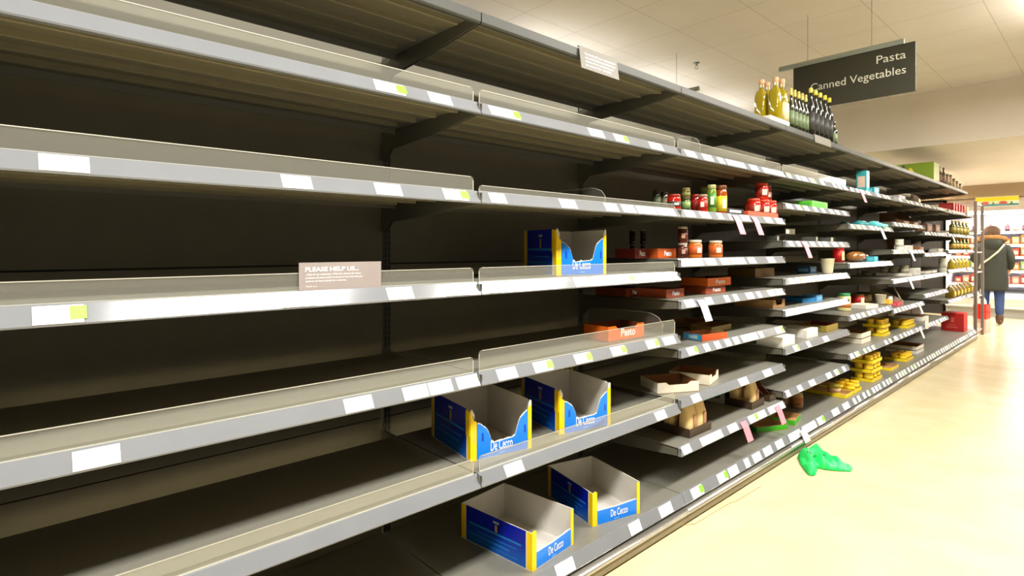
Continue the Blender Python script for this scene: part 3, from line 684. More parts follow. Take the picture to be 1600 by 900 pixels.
for i, (px, X) in enumerate(((1178, -.075), (1193, -.075), (1204, -.075), (1174, -.165), (1183, -.165))):
    pp = atx(px, X, z+.004)
    jar(px, 17, z+.004, 0, RJ, (200, 50, 24), (190, 60, 30), 'x', X=X, extra=(230, 190, 170)) if False else None
    t = thing('jar', ['red jar in the tray, front left', 'red jar in the tray, front middle', 'red jar in the tray, front right', 'red jar in the tray, back left', 'red jar in the tray, back right'][i], 'jar', pp, .3, 'stacked red jars')
    r, h = .0385, .108
    MB().lathe(0, 0, [(r*.86, 0), (r, h*.06), (r, h*.76), (r*.8, h*.86)], 20).build('glass_body', C(RJ, .12, coat=.6), t)
    MB().lathe(0, 0, [(r*.86, h*.865), (r*.88, h*.88), (r*.88, h*.975), (r*.82, h)], 20).build('lid', C((206, 62, 34), .35), t)
    MB().lathe(0, 0, [(r*1.012, h*.2), (r*1.012, h*.66)], 20).build('paper_label', C((150, 40, 24), .5), t)
    MB().box(r, r*1.03, -r*.4, r*.4, h*.28, h*.6).build('printed_panel', C((228, 200, 180), .5), t).rotation_euler = (0, 0, -1.0)
    if i == 0: JP = t
for i, (px, X) in enumerate(((1190, -.095), (1196, -.14))):
    q = copy_tree(JP); q.location = atx(px, X, z+.1128); q['label'] = ['red jar on top of the stack, front', 'red jar on top of the stack, behind'][i]
JP.location = atx(1178, -.075, z+.004)

# third bay, row below: sauce jars and red boxes
z = DK[(2, 3)]; BR = (70, 26, 12)
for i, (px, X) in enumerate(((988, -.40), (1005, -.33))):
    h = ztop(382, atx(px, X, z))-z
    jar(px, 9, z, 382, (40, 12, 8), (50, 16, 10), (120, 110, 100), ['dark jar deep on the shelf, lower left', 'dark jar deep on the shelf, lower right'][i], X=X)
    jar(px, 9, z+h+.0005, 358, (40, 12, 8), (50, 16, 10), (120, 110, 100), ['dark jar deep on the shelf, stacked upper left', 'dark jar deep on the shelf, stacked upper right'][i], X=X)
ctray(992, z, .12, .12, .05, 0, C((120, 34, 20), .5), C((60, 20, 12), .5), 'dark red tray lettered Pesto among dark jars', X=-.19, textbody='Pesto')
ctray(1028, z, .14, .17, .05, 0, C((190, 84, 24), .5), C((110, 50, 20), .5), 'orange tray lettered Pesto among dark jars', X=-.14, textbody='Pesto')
h = ztop(380, atx(1067, -.09, z))-z
jar(1067, 15, z, 380, BR, (90, 34, 18), (170, 160, 150), 'brown red jar, lower one of the stacked pair', X=-.09, extra=(190, 150, 130))
jar(1067, 15, z+h+.0005, 354, BR, (90, 34, 18), (180, 170, 150), 'brown red jar, upper one of the stacked pair', X=-.09, extra=(190, 150, 130))
jar(1086, 21, z, 375, (196, 104, 30), (206, 92, 30), (226, 205, 180), 'orange sauce jar beside the stacked pair', X=-.07, extra=(235, 215, 190))
jar(1118, 21, z, 376, (196, 104, 30), (206, 92, 30), (226, 205, 180), 'orange sauce jar standing by itself right of the other', X=-.07, extra=(235, 215, 190))
# pesto trays
z = DK[(2, 4)]; ORG = C((226, 104, 18), .5); ORD_ = C((160, 70, 34), .5); OIN = C((110, 60, 30), .6)
p = atx(1103, -.11, z)
tray(p, .16, .225, .042, 0, ORD_, OIN, 'orange brown tray lying under another tray', 'tray', textbody='Pesto')
tray(p+Vector((.012, -.003, .0425)), .16, .27, .046, 0, ORG, OIN, 'bright orange Pesto tray on top of the other', 'tray', textbody='Pesto')
ctray(1041, z, .2, .17, .045, 0, ORD_, OIN, 'brown orange Pesto tray left of the stacked pair', X=-.12, textbody='Pesto')
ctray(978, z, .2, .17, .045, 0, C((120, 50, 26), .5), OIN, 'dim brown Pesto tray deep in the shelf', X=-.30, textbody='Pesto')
# tan and blue trays
z = DK[(2, 5)]
ctray(1112, z, .14, .24, .034, 0, C((170, 150, 84), .6), CARDIN, 'shallow tan tray with closed lid edge', X=-.17)
ctray(1088, z, .2, .26, .03, 6, C((150, 130, 74), .6), CARDIN, 'tan tray with a raised flap behind the shallow tray', X=-.33)
p = atz(1061, 530, z)
t = tray(Vector((-.06, p.y+.02, z)), .13, .2, .036, -12, C((214, 84, 40), .5), CARDIN, 'open blue, white and orange tray at the near end', 'tray')
MB().box(-.126, -.002, -.001, -.0003, .003, .034).build('printed_panel', C((70, 175, 225), .5), t)
MB().box(-.09, -.03, -.0018, -.001, .010, .027).build('printed_panel', C((190, 230, 240), .5), t)
z = DK[(1, 4)]
p = atz(947, 536, z); tray(Vector((-.10, tpx(952)+.11, z)), .15, .25, .068, -4, ORG, OIN, 'orange Pesto tray seen through the tall clear riser', 'tray', low=.05, textbody='Pesto')
# cream trays
z = DK[(2, 6)]
p1 = atz(1024, 617, z)
tray(p1+Vector((.0, .02, 0)), .18, .235, .055, -28, CREAM, CARDIN, 'open cream tray with scooped front at the shelf joint', 'tray', low=.042)
p2 = atz(1097, 606, z)
tray(Vector((-.05, 2.80, z)), .22, .19, .055, 14, CREAM, CARDIN, 'open cream tray lying behind and beyond the other', 'tray', low=.035)

# coffee bags
z = DK[(2, 7)]; BROWN = C((66, 50, 36), .5); BAG = mat('kraft_paper_bag', (232, 202, 142), .6, 0, .05, 20, bump=.3)
def bagtray(px, X, ly, lb, bags, tl, tdeg=0):
    p = atx(px, X, z); tray(p, .26, ly, .045, tdeg, BROWN, BROWN, tl, 'tray')
    for i, (dx, dy, hh, s) in enumerate(bags):
        t = thing('paper_bag', lb[i], 'paper bag', p+Vector((dx, dy, .003)), 0, 'coffee bags')
        bag_mesh(.092, .066, hh, BAG, 'bag_body', t, s)
        MB().box(.036, .0375, .0, .028, .04, .10).build('printed_panel', C((170, 124, 92), .5), t)
bagtray(1078, -.05, .22, ['kraft coffee bag at the front of the near tray', 'kraft coffee bag, front right of the near tray', 'kraft coffee bag standing behind in the near tray'], [(-.045, .055, .185, 1), (-.045, .155, .185, 2), (-.14, .06, .18, 3)], 'dark brown tray holding kraft coffee bags near the shelf joint')
bagtray(1175, -.06, .17, ['bright kraft coffee bag in the far tray', 'kraft coffee bag behind in the far tray'], [(-.045, .085, .17, 4), (-.13, .07, .15, 5)], 'dark brown tray holding two kraft bags in the middle of the shelf')
p = atx(1176, -.06, z)
t = thing('card_sheet', 'grey printed card panel leaning left of the far coffee bags', 'card', p+Vector((-.17, -.012, 0)), 0)
MB().box(-.16, 0, -.002, 0, 0, .115).build('panel', C((205, 200, 190), .5), t); MB().box(-.14, -.03, -.003, -.002, .03, .09).build('printed_panel', C((110, 106, 100), .5), t)
p = atx(1203, -.06, z); t = tray(p, .2, .09, .04, 0, BROWN, BROWN, 'dark brown tray with a tall curved brown card back', 'tray')
MB().prism([(-.2, .003), (-.03, .003), (-.04, .035), (-.09, .08), (-.14, .19), (-.2, .2)], .004, .007).build('curved_card', C((128, 74, 30), .6), t)
MB().prism([(-.2, .003), (-.03, .003), (-.04, .035), (-.09, .08), (-.14, .19), (-.2, .2)], .083, .086).build('curved_card', C((128, 74, 30), .6), t)
# green trays on base
z = BASEZ+.0005; GT = C((62, 176, 24), .5)
p = atz(1190, 679, z); tray(Vector((p.x-.03, p.y, z)), .15, .25, .035, -24, GT, KRAFT, 'bright green tray on the base shelf, nearer one', 'tray')
p = atz(1246, 674, z); tray(Vector((-.035, p.y+.10, z)), .16, .2, .035, 10, GT, KRAFT, 'bright green tray on the base shelf, farther one', 'tray')
jar(1245, 18, z, 612, (190, 150, 100), (180, 110, 60), (150, 130, 90), 'beige jar standing deep on the base shelf', yb=636)
jar(1226, 11, z, 614, (190, 130, 110), (190, 140, 110), (150, 130, 90), 'pinkish jar beside the beige jar on the base shelf', yb=634)

# ------------------------------------------------------------------ fourth bay
z = DK[(3, 2)]
carton_box(atx(1269, -.05, z), .12, .31, .05, 0, C((100, 205, 60), .4), 'bright green flat box on a shelf', panel=C((80, 180, 50), .5))
z = DK[(3, 3)]
for i, (px, X, w_) in enumerate(((1214, -.12, .05), (1275, -.05, .05), (1298, -.05, .10))):
    t = thing('clear_holder', ['small clear plastic holder at the near end', 'small clear plastic holder in the middle', 'wider clear plastic holder at the far end'][i], 'holder', atx(px, X, z), 0, 'clear holders')
    MB().box(-.1, 0, 0, .002, 0, .035).box(-.1, 0, w_-.002, w_, 0, .035).box(-.1, 0, 0, w_, 0, .002).build('clear_body', CLEAR2, t)
    MB().box(0, .002, 0, w_*.5, .004, .034).build('front_tab', C((170, 170, 150), .3), t)
t = thing('clear_holder', 'raised clear plastic holder on a thin stem', 'holder', atx(1228, -.1, z)); MB().box(-.08, 0, 0, .16, .045, .048).box(-.08, 0, .157, .16, .045, .09).box(-.003, 0, 0, .16, .045, .085).build('clear_body', C((96, 92, 70), .3), t); MB().box(0, .002, .0, .05, .052, .078).build('front_tab', C((235, 228, 190), .4), t); MB().box(-.05, -.04, .1, .11, 0, .045).build('stem', C((96, 92, 80), .4), t)
z = DK[(3, 4)]
def cup(px, wpx, z, ytop, X, label):
    p = atx(px, X, z); w, h = dims(p, wpx, ytop); r = w/2; t = thing('paper_cup', label, 'cup', p)
    MB().lathe(0, 0, [(r*.68, 0), (r*.7, h*.02), (r*.97, h*.97), (r*1.02, h*.98), (r*1.02, h), (r*.94, h), (r*.9, h*.9), (r*.66, h*.03)], 24).build('cup_body', C((232, 226, 196), .5), t)
    MB().lathe(0, 0, [(r*.70, h*.5), (r*.86, h*.5)], 24).build('cup_base', WHITE, t, loc=(0, 0, -h*.47)); return t
cup(1293, 20, z, 404, -.07, 'cream white paper cup standing by itself on the shelf')
carton_box(atx(1266, -.17, z), .1, .13, .05, 0, C((20, 90, 150), .4), 'blue box left of the white paper cup', panel=C((130, 180, 210), .4))
ctray(1180, z, .2, .24, .06, -6, C((120, 90, 44), .6), C((60, 50, 30), .6), 'dim brown carton with orange end', X=-.2)
z = DK[(3, 5)]
ctray(1208, z, .26, .19, .055, 0, KRAFT, C((120, 84, 40), .6), 'brown open tray with pale edge', X=-.10, low=.02)
ctray(1254, z, .16, .17, .032, -8, C((40, 140, 210), .5), C((30, 100, 160), .5), 'bright blue open tray', X=-.12)
carton_box(atx(1276, -.09, z), .1, .12, .045, 0, C((90, 165, 220), .5), 'pale blue box touching the blue tray', panel=C((120, 190, 235), .5))
z = DK[(3, 6)]
p = atz(1225, 543, z); carton_box(Vector((-.035, p.y, z)), .17, .20, .062, 0, WHITE, 'flat white box, nearer of the pair', group='flat white boxes', panel=C((240, 236, 228), .5))
p = atx(1261, -.055, z); carton_box(p, .2, .21, .062, 0, WHITE, 'flat white box, farther of the pair', group='flat white boxes', panel=C((240, 236, 228), .5))
ctray(1291, z, .2, .26, .05, 0, C((150, 130, 50), .5), C((120, 60, 30), .5), 'olive tray with red corners after the white boxes', X=-.07)
p = atx(1288, -.055, z); 

# ------------------------------------------------------------------ fifth bay
z = DK[(4, 2)]
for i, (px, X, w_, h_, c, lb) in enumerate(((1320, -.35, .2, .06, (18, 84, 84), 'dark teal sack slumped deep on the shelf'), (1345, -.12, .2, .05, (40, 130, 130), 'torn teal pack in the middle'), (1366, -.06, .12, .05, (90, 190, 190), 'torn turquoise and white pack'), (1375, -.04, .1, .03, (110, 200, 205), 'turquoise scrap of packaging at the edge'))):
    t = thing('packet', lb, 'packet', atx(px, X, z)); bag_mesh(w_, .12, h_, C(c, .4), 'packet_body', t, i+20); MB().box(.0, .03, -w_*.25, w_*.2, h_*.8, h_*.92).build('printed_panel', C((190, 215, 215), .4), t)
z = DK[(4, 3)]
p = atx(1310, -.08, z); jar(1310, 16, z, 387, (196, 30, 18), (206, 24, 16), (205, 40, 25), 'bright red cylindrical jar at the near end', X=-.18, labz=(.05, .84), extra=(235, 215, 150))
t = thing('packet', 'glossy brown bag of bread lying on the shelf', 'bag', atx(1338, -.13, z), 0)
vs = MB().lathe(0, 0, [(.01, -.15), (.035, -.145), (.05, -.11), (.055, 0), (.05, .11), (.03, .15), (.022, .16), (.035, .19)], 16)
vs.v = [(x*1.1, zz, y*.85+.046) for x, y, zz in vs.v]; vs.build('bag_body', mat('glossy_brown_film', (150, 100, 50), .2, 0, .3, 25, bump=.5, coat=.6), t)
MB().box(.0, .0595, -.03, .03, .03, .06).build('paper_label', C((170, 110, 80), .4), t)
carton_box(atx(1366, -.04, z), .06, .12, .045, 0, C((50, 180, 200), .4), 'small cyan box beside the brown bag', panel=C((110, 205, 220), .4))
z = DK[(4, 4)]
jar(1318, 20, z, 458, (216, 206, 140), (214, 120, 50), (60, 150, 90), 'large cream jar with green lid', X=-.17, labz=(.2, .55))
jar(1340, 18, z, 460, (186, 60, 30), (200, 30, 16), (150, 90, 40), 'red labelled tin shaped jar with brown lid', X=-.26, labz=(.03, .84), extra=(235, 220, 190))
cup(1376, 16, z, 460, -.12, 'cream white paper cup among mixed jars')
ctray(1353, z, .14, .22, .035, -10, WHITE, CREAM, 'shallow white tray in front of the paper cup', X=-.075)
carton_box(atx(1357, -.26, z), .08, .12, .07, 0, C((190, 150, 80), .5), 'tan box standing behind the white tray', panel=CREAML)
jar(1390, 8, z, 463, (220, 220, 214), (235, 235, 230), (235, 235, 230), 'small white pot near the paper cup', X=-.10)
carton_box(atx(1389, -.05, z), .06, .13, .04, 0, C((236, 176, 40), .5), 'yellow packet by the shelf edge', panel=C((245, 205, 90), .5))
z = DK[(5, 5)]
carton_box(atx(1402, -.05, z), .07, .2, .04, 0, C((206, 70, 84), .5), 'pink red packet just beyond the shelf joint', panel=C((225, 110, 120), .5))
t = thing('card_sheet', 'grey triangular card divider leaning at the shelf joint', 'divider', atx(1412, -.04, z), 0)
MB().prism([(-.3, .0), (0, 0), (0, .05), (-.3, .2)], 0, .003).build('panel', C((150, 146, 120), .5), t); MB().tube((-.02, .0015, .05), (-.09, .0015, .19), .006).build('stay', C((170, 165, 140), .5), t)
# yellow tins low down
def yellow_stack(px, X, z, ly, lx, layers, label, tins=True, rows=2, seed=0, deg=0):
    p = atx(px, X, z); cnt = 0
    for i in range(layers):
        q = p+Vector((0, 0, .082*i))
        tray(q, lx, ly, .03, deg, YCARD, KRAFT, '%s, %s' % (label, ['bottom tray', 'second tray up', 'third tray up', 'top tray'][i] if layers > 1 else 'single tray'), 'tray', 'yellow trays')
        if tins:
            n = max(1, int((ly-.01)/.074))
            for a in range(n):
                for b in range(rows):
                    r_ = .035; pos = q+Vector((-.04-.075*b, .04+a*(ly-.08)/max(1, n-1) if n > 1 else ly/2, .0028))
                    can(0, 0, 0, 0, (236, 190, 20), 'yellow labelled tin in %s' % label, 'tins in '+label, p=pos, w=.07, h=.0745, band=(246, 205, 30))
z = BASEZ+.0005
yellow_stack(1321, -.028, z, .18, .30, 1, 'the nearest low yellow tray', tins=False)
can(1303, 19, z+.003, 601, (190, 170, 50), 'single cream and yellow tin in the nearest yellow tray', X=-.14, band=(226, 190, 150))
yellow_stack(1334, -.03, z, .2, .28, 1, 'the yellow tray after the single tin')
yellow_stack(1363, -.04, z, .30, .17, 3, 'the tall yellow stack')
yellow_stack(1392, -.06, z, .28, .28, 1, 'the empty yellow tray on the base', tins=False)
yellow_stack(1416, -.07, z, .3, .2, 1, 'the far yellow tray on the base')
for i in range(2):
    tray(atx(1432, -.10, z+.045*i), .3, .34, .04, 0, WHITE, CARDIN, ['white open tray on the base shelf, lower', 'white open tray on the base shelf, upper'][i], 'tray', 'far white trays')
z = DK[(4, 5)]
for i in range(2):
    tray(atx(1346, -.09, z+.05*i), .3, .27, .045, 0, CREAM, CARDIN, ['cream open tray, lower of the pair', 'cream open tray stacked on top'][i], 'tray', 'stacked cream trays')
yellow_stack(1380, -.08, z, .24, .17, 2, 'the yellow stack above the base')
can(1391, 10, z+.165, 492, (150, 140, 110), 'grey tin on top of the yellow stack', X=-.12, band=(190, 180, 160))
z = DK[(5, 6)]
yellow_stack(1418, -.06, z, .34, .17, 1, 'the yellow tray in the sixth bay')
tray(atx(1441, -.1, z), .3, .2, .05, 0, WHITE, CARDIN, 'white tray beyond the yellow tins', 'tray')
# sixth bay
z = DK[(5, 2)]
for i, px in enumerate((1412, 1428)):
    t = thing('display_carton', ['cut brown carton with sloping side, nearer', 'cut brown carton with sloping side, farther'][i], 'carton', atx(px, -.1, z), 0, 'cut brown cartons')
    pf = [(-.22, 0), (0, 0), (0, .03), (-.05, .06), (-.11, .13), (-.22, .135)]
    MB().prism(pf, 0, .003).prism(pf, .22, .223).box(-.22, 0, .003, .22, 0, .003).box(-.003, 0, .003, .22, .003, .04).build('carton_body', C((96, 64, 34), .6), t)
    MB().box(0, .001, .04, .22, .008, .032).build('printed_panel', C((160, 120, 60), .6), t)
z = DK[(5, 3)]
can(1405, 12, z, 374, (220, 216, 196), 'white tin standing alone on the shelf', X=-.06, band=(200, 200, 180))
carton_box(atx(1415, -.05, z), .1, .3, .045, 0, WHITE, 'small white box right of the white tin', panel=C((215, 210, 200), .5))
t = thing('display_carton', 'brown carton with curved cut side', 'carton', atx(1437, -.08, z))
pf = [(-.3, 0), (0, 0), (0, .03), (-.08, .05), (-.15, .09), (-.3, .13)]; MB().prism(pf, 0, .003).box(-.3, 0, .003, .2, 0, .003).box(-.003, 0, .003, .2, .003, .03).build('carton_body', C((150, 96, 44), .6), t)
MB().box(0, .001, .04, .16, .006, .024).build('printed_panel', C((180, 130, 70), .6), t)
z = DK[(5, 4)]
for i, (px, yt, w_, X) in enumerate(((1381, 417, 12, -.30), (1397, 417, 12.5, -.22), (1413, 415, 12, -.13))):
    p = atx(px, X, z); tray(p+Vector((.06, -.058, 0)), .12, .116, .028, 0, WHITE, WHITE, ['white tray under the nearest grey tin', 'white tray under the middle grey tin', 'white tray under the farthest grey tin'][i], 'tray', 'small white trays')
    can(px, w_, z+.003, yt, (150, 146, 120), ['grey tin, nearest of three in white trays', 'grey tin, middle one in white trays', 'grey green tin, farthest one in white trays'][i], X=X, band=(176, 172, 150))
carton_box(atx(1430, -.09, z), .1, .25, .075, 0, WHITE, 'white box after the grey tins', panel=C((220, 214, 205), .5))
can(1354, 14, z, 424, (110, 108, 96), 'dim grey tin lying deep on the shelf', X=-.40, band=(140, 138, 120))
# seventh bay
z = DK[(6, 2)]
for i, px in enumerate((1449, 1462)):
    carton_box(atx(px, -.1, z), .12, .25, .11, 0, C((92, 60, 40), .6), ['dark brown carton, nearer of two', 'dark brown carton, farther of two'][i], group='far brown cartons', panel=C((150, 110, 70), .5))
z = DK[(6, 3)]; carton_box(atx(1466, -.06, z), .1, .3, .05, 0, C((180, 176, 160), .5), 'pale grey box far along the run', panel=WHITE)
z = DK[(6, 4)]; can(1473, 10, z, 403, (214, 210, 196), 'white can at the far end of a shelf', X=-.06, band=(190, 186, 170))
for i in range(2): tray(atx(1447+10*i, -.08, z), .2, .25, .03, 0, WHITE, CARDIN, ['flat white tray far along, nearer', 'flat white tray far along, farther'][i], 'tray', 'far flat trays')
# eighth bay
z = DK[(7, 2)]
for i in range(5): p = atx(1488+5.5*i, -.08, z+.0005); bottle(p, .035, .19, C((96, 92, 16), .1, coat=.6), C((200, 180, 60), .4), C((150, 132, 50), .5), 'yellow green bottle in the upper far row', 'yellow green bottles upper row')
z = DK[(7, 3)]
for i in range(5): p = atx(1488+5.5*i, -.08, z+.0005); bottle(p, .035, .165, C((80, 88, 14), .1, coat=.6), C((190, 160, 60), .4), C((190, 150, 60), .5), 'yellow green bottle in the middle far row', 'yellow green bottles middle row')
z = DK[(7, 4)]
for i in range(5): t = thing('packet', 'yellow and green packet on the far shelf', 'packet', atx(1487+5.5*i, -.08, z), 0, 'yellow packets'); bag_mesh(.13, .08, .14, C((190, 160, 30), .3), 'packet_body', t, i+40); MB().box(.036, .045, -.04, .04, .03, .08).build('printed_panel', C((110, 120, 30), .4), t)
z = DK[(7, 5)]
for i in range(6): t = thing('packet', 'olive and gold packet in the lower far row', 'packet', atx(1485+5.5*i, -.08, z), 0, 'olive packets'); bag_mesh(.15, .1, .17, C((124, 100, 16), .25), 'packet_body', t, i+60); MB().box(.045, .056, -.04, .04, .03, .08).build('printed_panel', C((226, 190, 60), .3), t)
z = BASEZ+.0005
p = atx(1506, -.06, z)
t = thing('carton', 'large dark red carton with pale emblem at the end of the base shelf', 'carton', p)
MB().box(-.26, 0, 0, .28, 0, .26).build('carton_body', C((186, 22, 18), .5), t, .003)
em = MB(); em.box(-.15, -.11, -.0012, 0, .13, .2); em.box(-.20, -.07, -.0012, 0, .05, .065); em.box(-.18, -.09, -.0012, 0, .085, .095); em.build('emblem', C((214, 100, 90), .5), t)
# clear dividers
divider(Vector((-.12, tpx(906)+.3, DK[(1, 2)])), .38, .085, 'clear arched divider on the low riser shelf')
divider(Vector((-.06, 2.36, DK[(1, 4)])), .46, .10, 'clear divider deep behind the tall riser')
divider(Vector((-.05, tpx(1105), DK[(2, 1)])), .3, .11, 'clear divider on the second row beyond the joint')

# ------------------------------------------------------------------ end rack
ya, yb = 10.05, 11.05
t = thing('wire_rack', 'open metal rack with slim posts at the end of the run', 'rack', (0, 0, 0))
PST = mat('rack_post_metal', (120, 108, 98), .4, .3)
for x, y in ((.0, 10.56), (.0, 11.16), (-1.28, 10.56), (-1.28, 11.16)):
    MB().box(x-.018, x+.018, y-.018, y+.018, 0, 2.02).build('post', PST, t)
for zz in (.10, .62, .98, 1.28, 1.60, 2.0):
    s = MB().box(-1.28, .0, 10.58, 11.14, zz-.02, zz); s.build('rack_shelf', mat('rack_shelf_metal', (190, 184, 178), .4, .2), t)
RB = C((226, 44, 24), .4)
BP = aty(1534, 500, 11.45)
for i, (zz) in enumerate((.335, .222)):
    b = thing('basket', ['red plastic basket, upper one beside the rack', 'red plastic basket, lower one beside the rack'][i], 'basket', (BP.x, 11.45, zz), -.1, 'red baskets')
    m = MB(); m.box(-.08, .08, -.12, .12, 0, .008); m.box(-.08, .08, -.12, -.112, .008, .105); m.box(-.08, .08, .112, .12, .008, .105); m.box(-.08, -.072, -.112, .112, .008, .105); m.box(.072, .08, -.112, .112, .008, .105)
    m.build('basket_body', RB, b); MB().tube((-.068, -.11, .107), (-.068, .11, .107), .005).build('handle', RB, b)
t = thing('carton', 'pinkish white carton under the red baskets', 'carton', (BP.x, 11.45, 0.0), -.1)
MB().box(-.08, .08, -.12, .12, 0, .22).build('carton_body', C((226, 176, 160), .5), t, .003); MB().box(-.06, .02, -.1212, -.12, .06, .16).build('printed_panel', C((245, 225, 200), .5), t)

# ------------------------------------------------------------------ far chiller wall and sign band
CY = 14.12
CHW = mat('chiller_white', (226, 224, 222), .4); CHG = mat('chiller_grey', (150, 148, 140), .4); CHD = mat('chiller_dark', (58, 48, 52), .5)
LED = glow('chiller_lamp', (250, 242, 255), 32)
td = thing('wall_cabinet', 'tall dark cabinet beside the far chiller', 'cabinet', (0, CY, 0))
CBD = mat('cabinet_dark', (30, 26, 22), .7)
MB().box(-2.4, -1.0, 0, .9, 0, 2.28).build('cabinet_body', CBD, td); MB().box(-2.38, -1.02, -.012, 0, .12, 2.2).build('door', CBD, td)
t = thing('chiller', 'long open lit chiller cabinet across the far end', 'chiller', (0, CY, 0))
XA, XB = -.95, 1.6
MB().box(XA, XB, .95, 1.0, 0, 2.06).box(XA, XA+.04, 0, .95, .5, 2.06).box(XB-.04, XB, 0, .95, .5, 2.06).build('cabinet', CHW, t)
MB().box(XA, XB, .1, .95, 2.06, 2.3).build('canopy', mat('chiller_canopy', (206, 190, 176), .5), t)
MB().box(XA, XB, -.02, .95, 0, .06).box(XA, XB, -.0, .95, .06, .17).build('bumper_base', CHG, t)
MB().prism([(-.04, .17), (.95, .17), (.95, .5), (-.02, .40), (-.06, .36)], XA, XB, 'x').build('front_tub', mat('tub_pale', (196, 198, 184), .35), t)
m = MB()
for zz in (.20, .37): m.box(XA, XB, -.075, -.06 if zz > .3 else -.042, zz-.012, zz+.012)
m.build('front_rail', CHW, t)
for i in range(2):
    MB().box(XA+.1+1.18*i, XA+1.2+1.18*i, .16, .22, 2.0, 2.03).build('lamp', LED, t)
for zz in (.63, .895, 1.17, 1.40, 1.655):
    s = MB().box(XA+.04, XB-.04, .25, .95, zz-.03, zz).build('chiller_shelf', CHD, t)
    MB().box(XA+.04, XB-.04, .235, .25, zz-.03, zz+.012).build('price_strip', CHW, s)
    MB().box(XA+.05, XB-.05, .27, .29, zz-.036, zz-.031).build('lamp', LED, s)
cols = {.63: ((200, 40, 30), (214, 120, 90)), .895: ((120, 150, 60), (216, 110, 50)), 1.17: ((220, 90, 30), (200, 60, 30)), 1.40: ((226, 96, 30), (214, 160, 90)), 1.655: ((205, 170, 130), (90, 40, 50))}
nm = {.63: 'red', .895: 'green and orange', 1.17: 'orange', 1.40: 'bright orange', 1.655: 'beige and dark'}
for zz, cc in cols.items():
    for i in range(13):
        x = -.80+.125*i
        if zz > 1.6:
            p = Vector((x, CY+.36, zz+.0005))
            if i % 2: bottle(p, .04, .2, C(cc[0], .3), C((200, 190, 180), .4), C((225, 205, 180), .5), 'beige bottle on the top shelf of the far chiller', 'beige chiller bottles')
            else: bottle(p, .035, .17, C(cc[1], .3), C((200, 190, 180), .4), C((120, 80, 80), .5), 'dark bottle on the top shelf of the far chiller', 'dark chiller bottles')
        else:
            c = cc[i % 2]; h = .12+.03*((i*7) % 3)
            carton_box(Vector((x+.05, CY+.30, zz+.0005)), .1, .12, h, 0, C(c, .4), '%s pack (%s tone) on a lower chiller shelf' % (nm[zz], 'deeper' if i % 2 == 0 else 'lighter'), 'pack', '%s chiller packs %d' % (nm[zz], i % 2), panel=C((230, 200, 160), .5))
# sign band
s0, s1 = aty(1524, 315, 13.86).x, aty(1592, 315, 13.86).x
t = thing('sign_band', 'yellow and teal fruit picture board above the far chiller', 'sign', (0, 13.86, 0))
MB().box(s0, s1, 0, .02, 2.12, 2.31).build('board', C((206, 214, 190), .5), t)
MB().box(s0, s1, -.003, -.0005, 2.225, 2.30).build('yellow_band', C((248, 205, 30), .5), t)
MB().box(s0, s1, -.003, -.0005, 2.13, 2.17).build('teal_band', C((70, 120, 130), .5), t)
m = MB()
for i in range(3):
    x = s1-.22-.26*i; m.prism([(x+.05*math.cos(a)*1.2, 2.19+.028*math.sin(a)) for a in [q*math.pi/6 for q in range(12)]], -.005, -.003, 'y')
m.build('fruit_picture', C((190, 70, 50), .5), t)
m = MB()
for i in range(3):
    x = s1-.10-.26*i; m.prism([(x-.03, 2.14), (x+.03, 2.14), (x+.004, 2.21), (x-.004, 2.21)], -.005, -.003, 'y')
m.build('leaf_picture', C((60, 110, 70), .5), t)

# ------------------------------------------------------------------ green plastic bag on the floor
outline = [(1243, 701), (1246, 695), (1254, 693), (1262, 691), (1270, 692), (1279, 695), (1287, 704), (1295, 712), (1308, 717), (1320, 722), (1332, 727), (1333, 730), (1330, 734), (1315, 733.5), (1300, 732.5), (1288, 730), (1279, 726), (1275, 736), (1268, 735.5), (1262, 732), (1256, 724), (1249, 713)]
poly = [atz(x, y, .055-.04*min(1, (x-1243)/50)) for x, y in outline]; poly = [(max(p.x, .048), p.y) for p in poly]
def inside(x, y):
    c = False; j = len(poly)-1
    for i in range(len(poly)):
        xi, yi = poly[i]; xj, yj = poly[j]
        if (yi > y) != (yj > y) and x < (xj-xi)*(y-yi)/(yj-yi)+xi: c = not c
        j = i
    return c
def edge(x, y):
    best = 9; j = len(poly)-1
    for i in range(len(poly)):
        ax, ay = poly[j]; bx, by = poly[i]; dx, dy = bx-ax, by-ay; q = max(0, min(1, ((x-ax)*dx+(y-ay)*dy)/(dx*dx+dy*dy+1e-9)))
        best = min(best, math.hypot(x-ax-q*dx, y-ay-q*dy)); j = i
    return best
from mathutils import noise as mn
def bagh(x, y):
    d = edge(x, y); dome = min(1, d/.05)
    u = x*.75+y*.66; v = -x*.66+y*.75; fold = abs(mn.noise(Vector((u*18+3, v*6, 1))))*.75+abs(mn.noise(Vector((u*45, v*12, 4))))*.15
    return .003+.07*math.sqrt(dome)*(.5+fold)*(1 if x < .25 else max(.3, 1-(x-.25)*5))
gs = .0045; xs = [p[0] for p in poly]; ys = [p[1] for p in poly]
nx = int((max(xs)-min(xs))/gs)+2; ny = int((max(ys)-min(ys))/gs)+2; idx = {}; V = []; Fc = []
for i in range(nx):
    for j in range(ny):
        x, y = min(xs)+i*gs, min(ys)+j*gs
        if inside(x, y): idx[(i, j)] = len(V); V.append((x, y, bagh(x, y)))
for (i, j) in list(idx):
    q = [(i, j), (i+1, j), (i+1, j+1), (i, j+1)]
    if all(k in idx for k in q): Fc.append(tuple(idx[k] for k in q))
nb = len(V); base = [(x, y, .0012) for x, y, _ in V]; F2 = [tuple(nb+k for k in reversed(f)) for f in Fc]
from collections import Counter
ec = Counter(); 
for f in Fc:
    for a, b2 in zip(f, f[1:]+f[:1]): ec[(a, b2)] += 1
side = [(a, nb+a, nb+b2, b2) for (a, b2) in ec if (b2, a) not in ec]
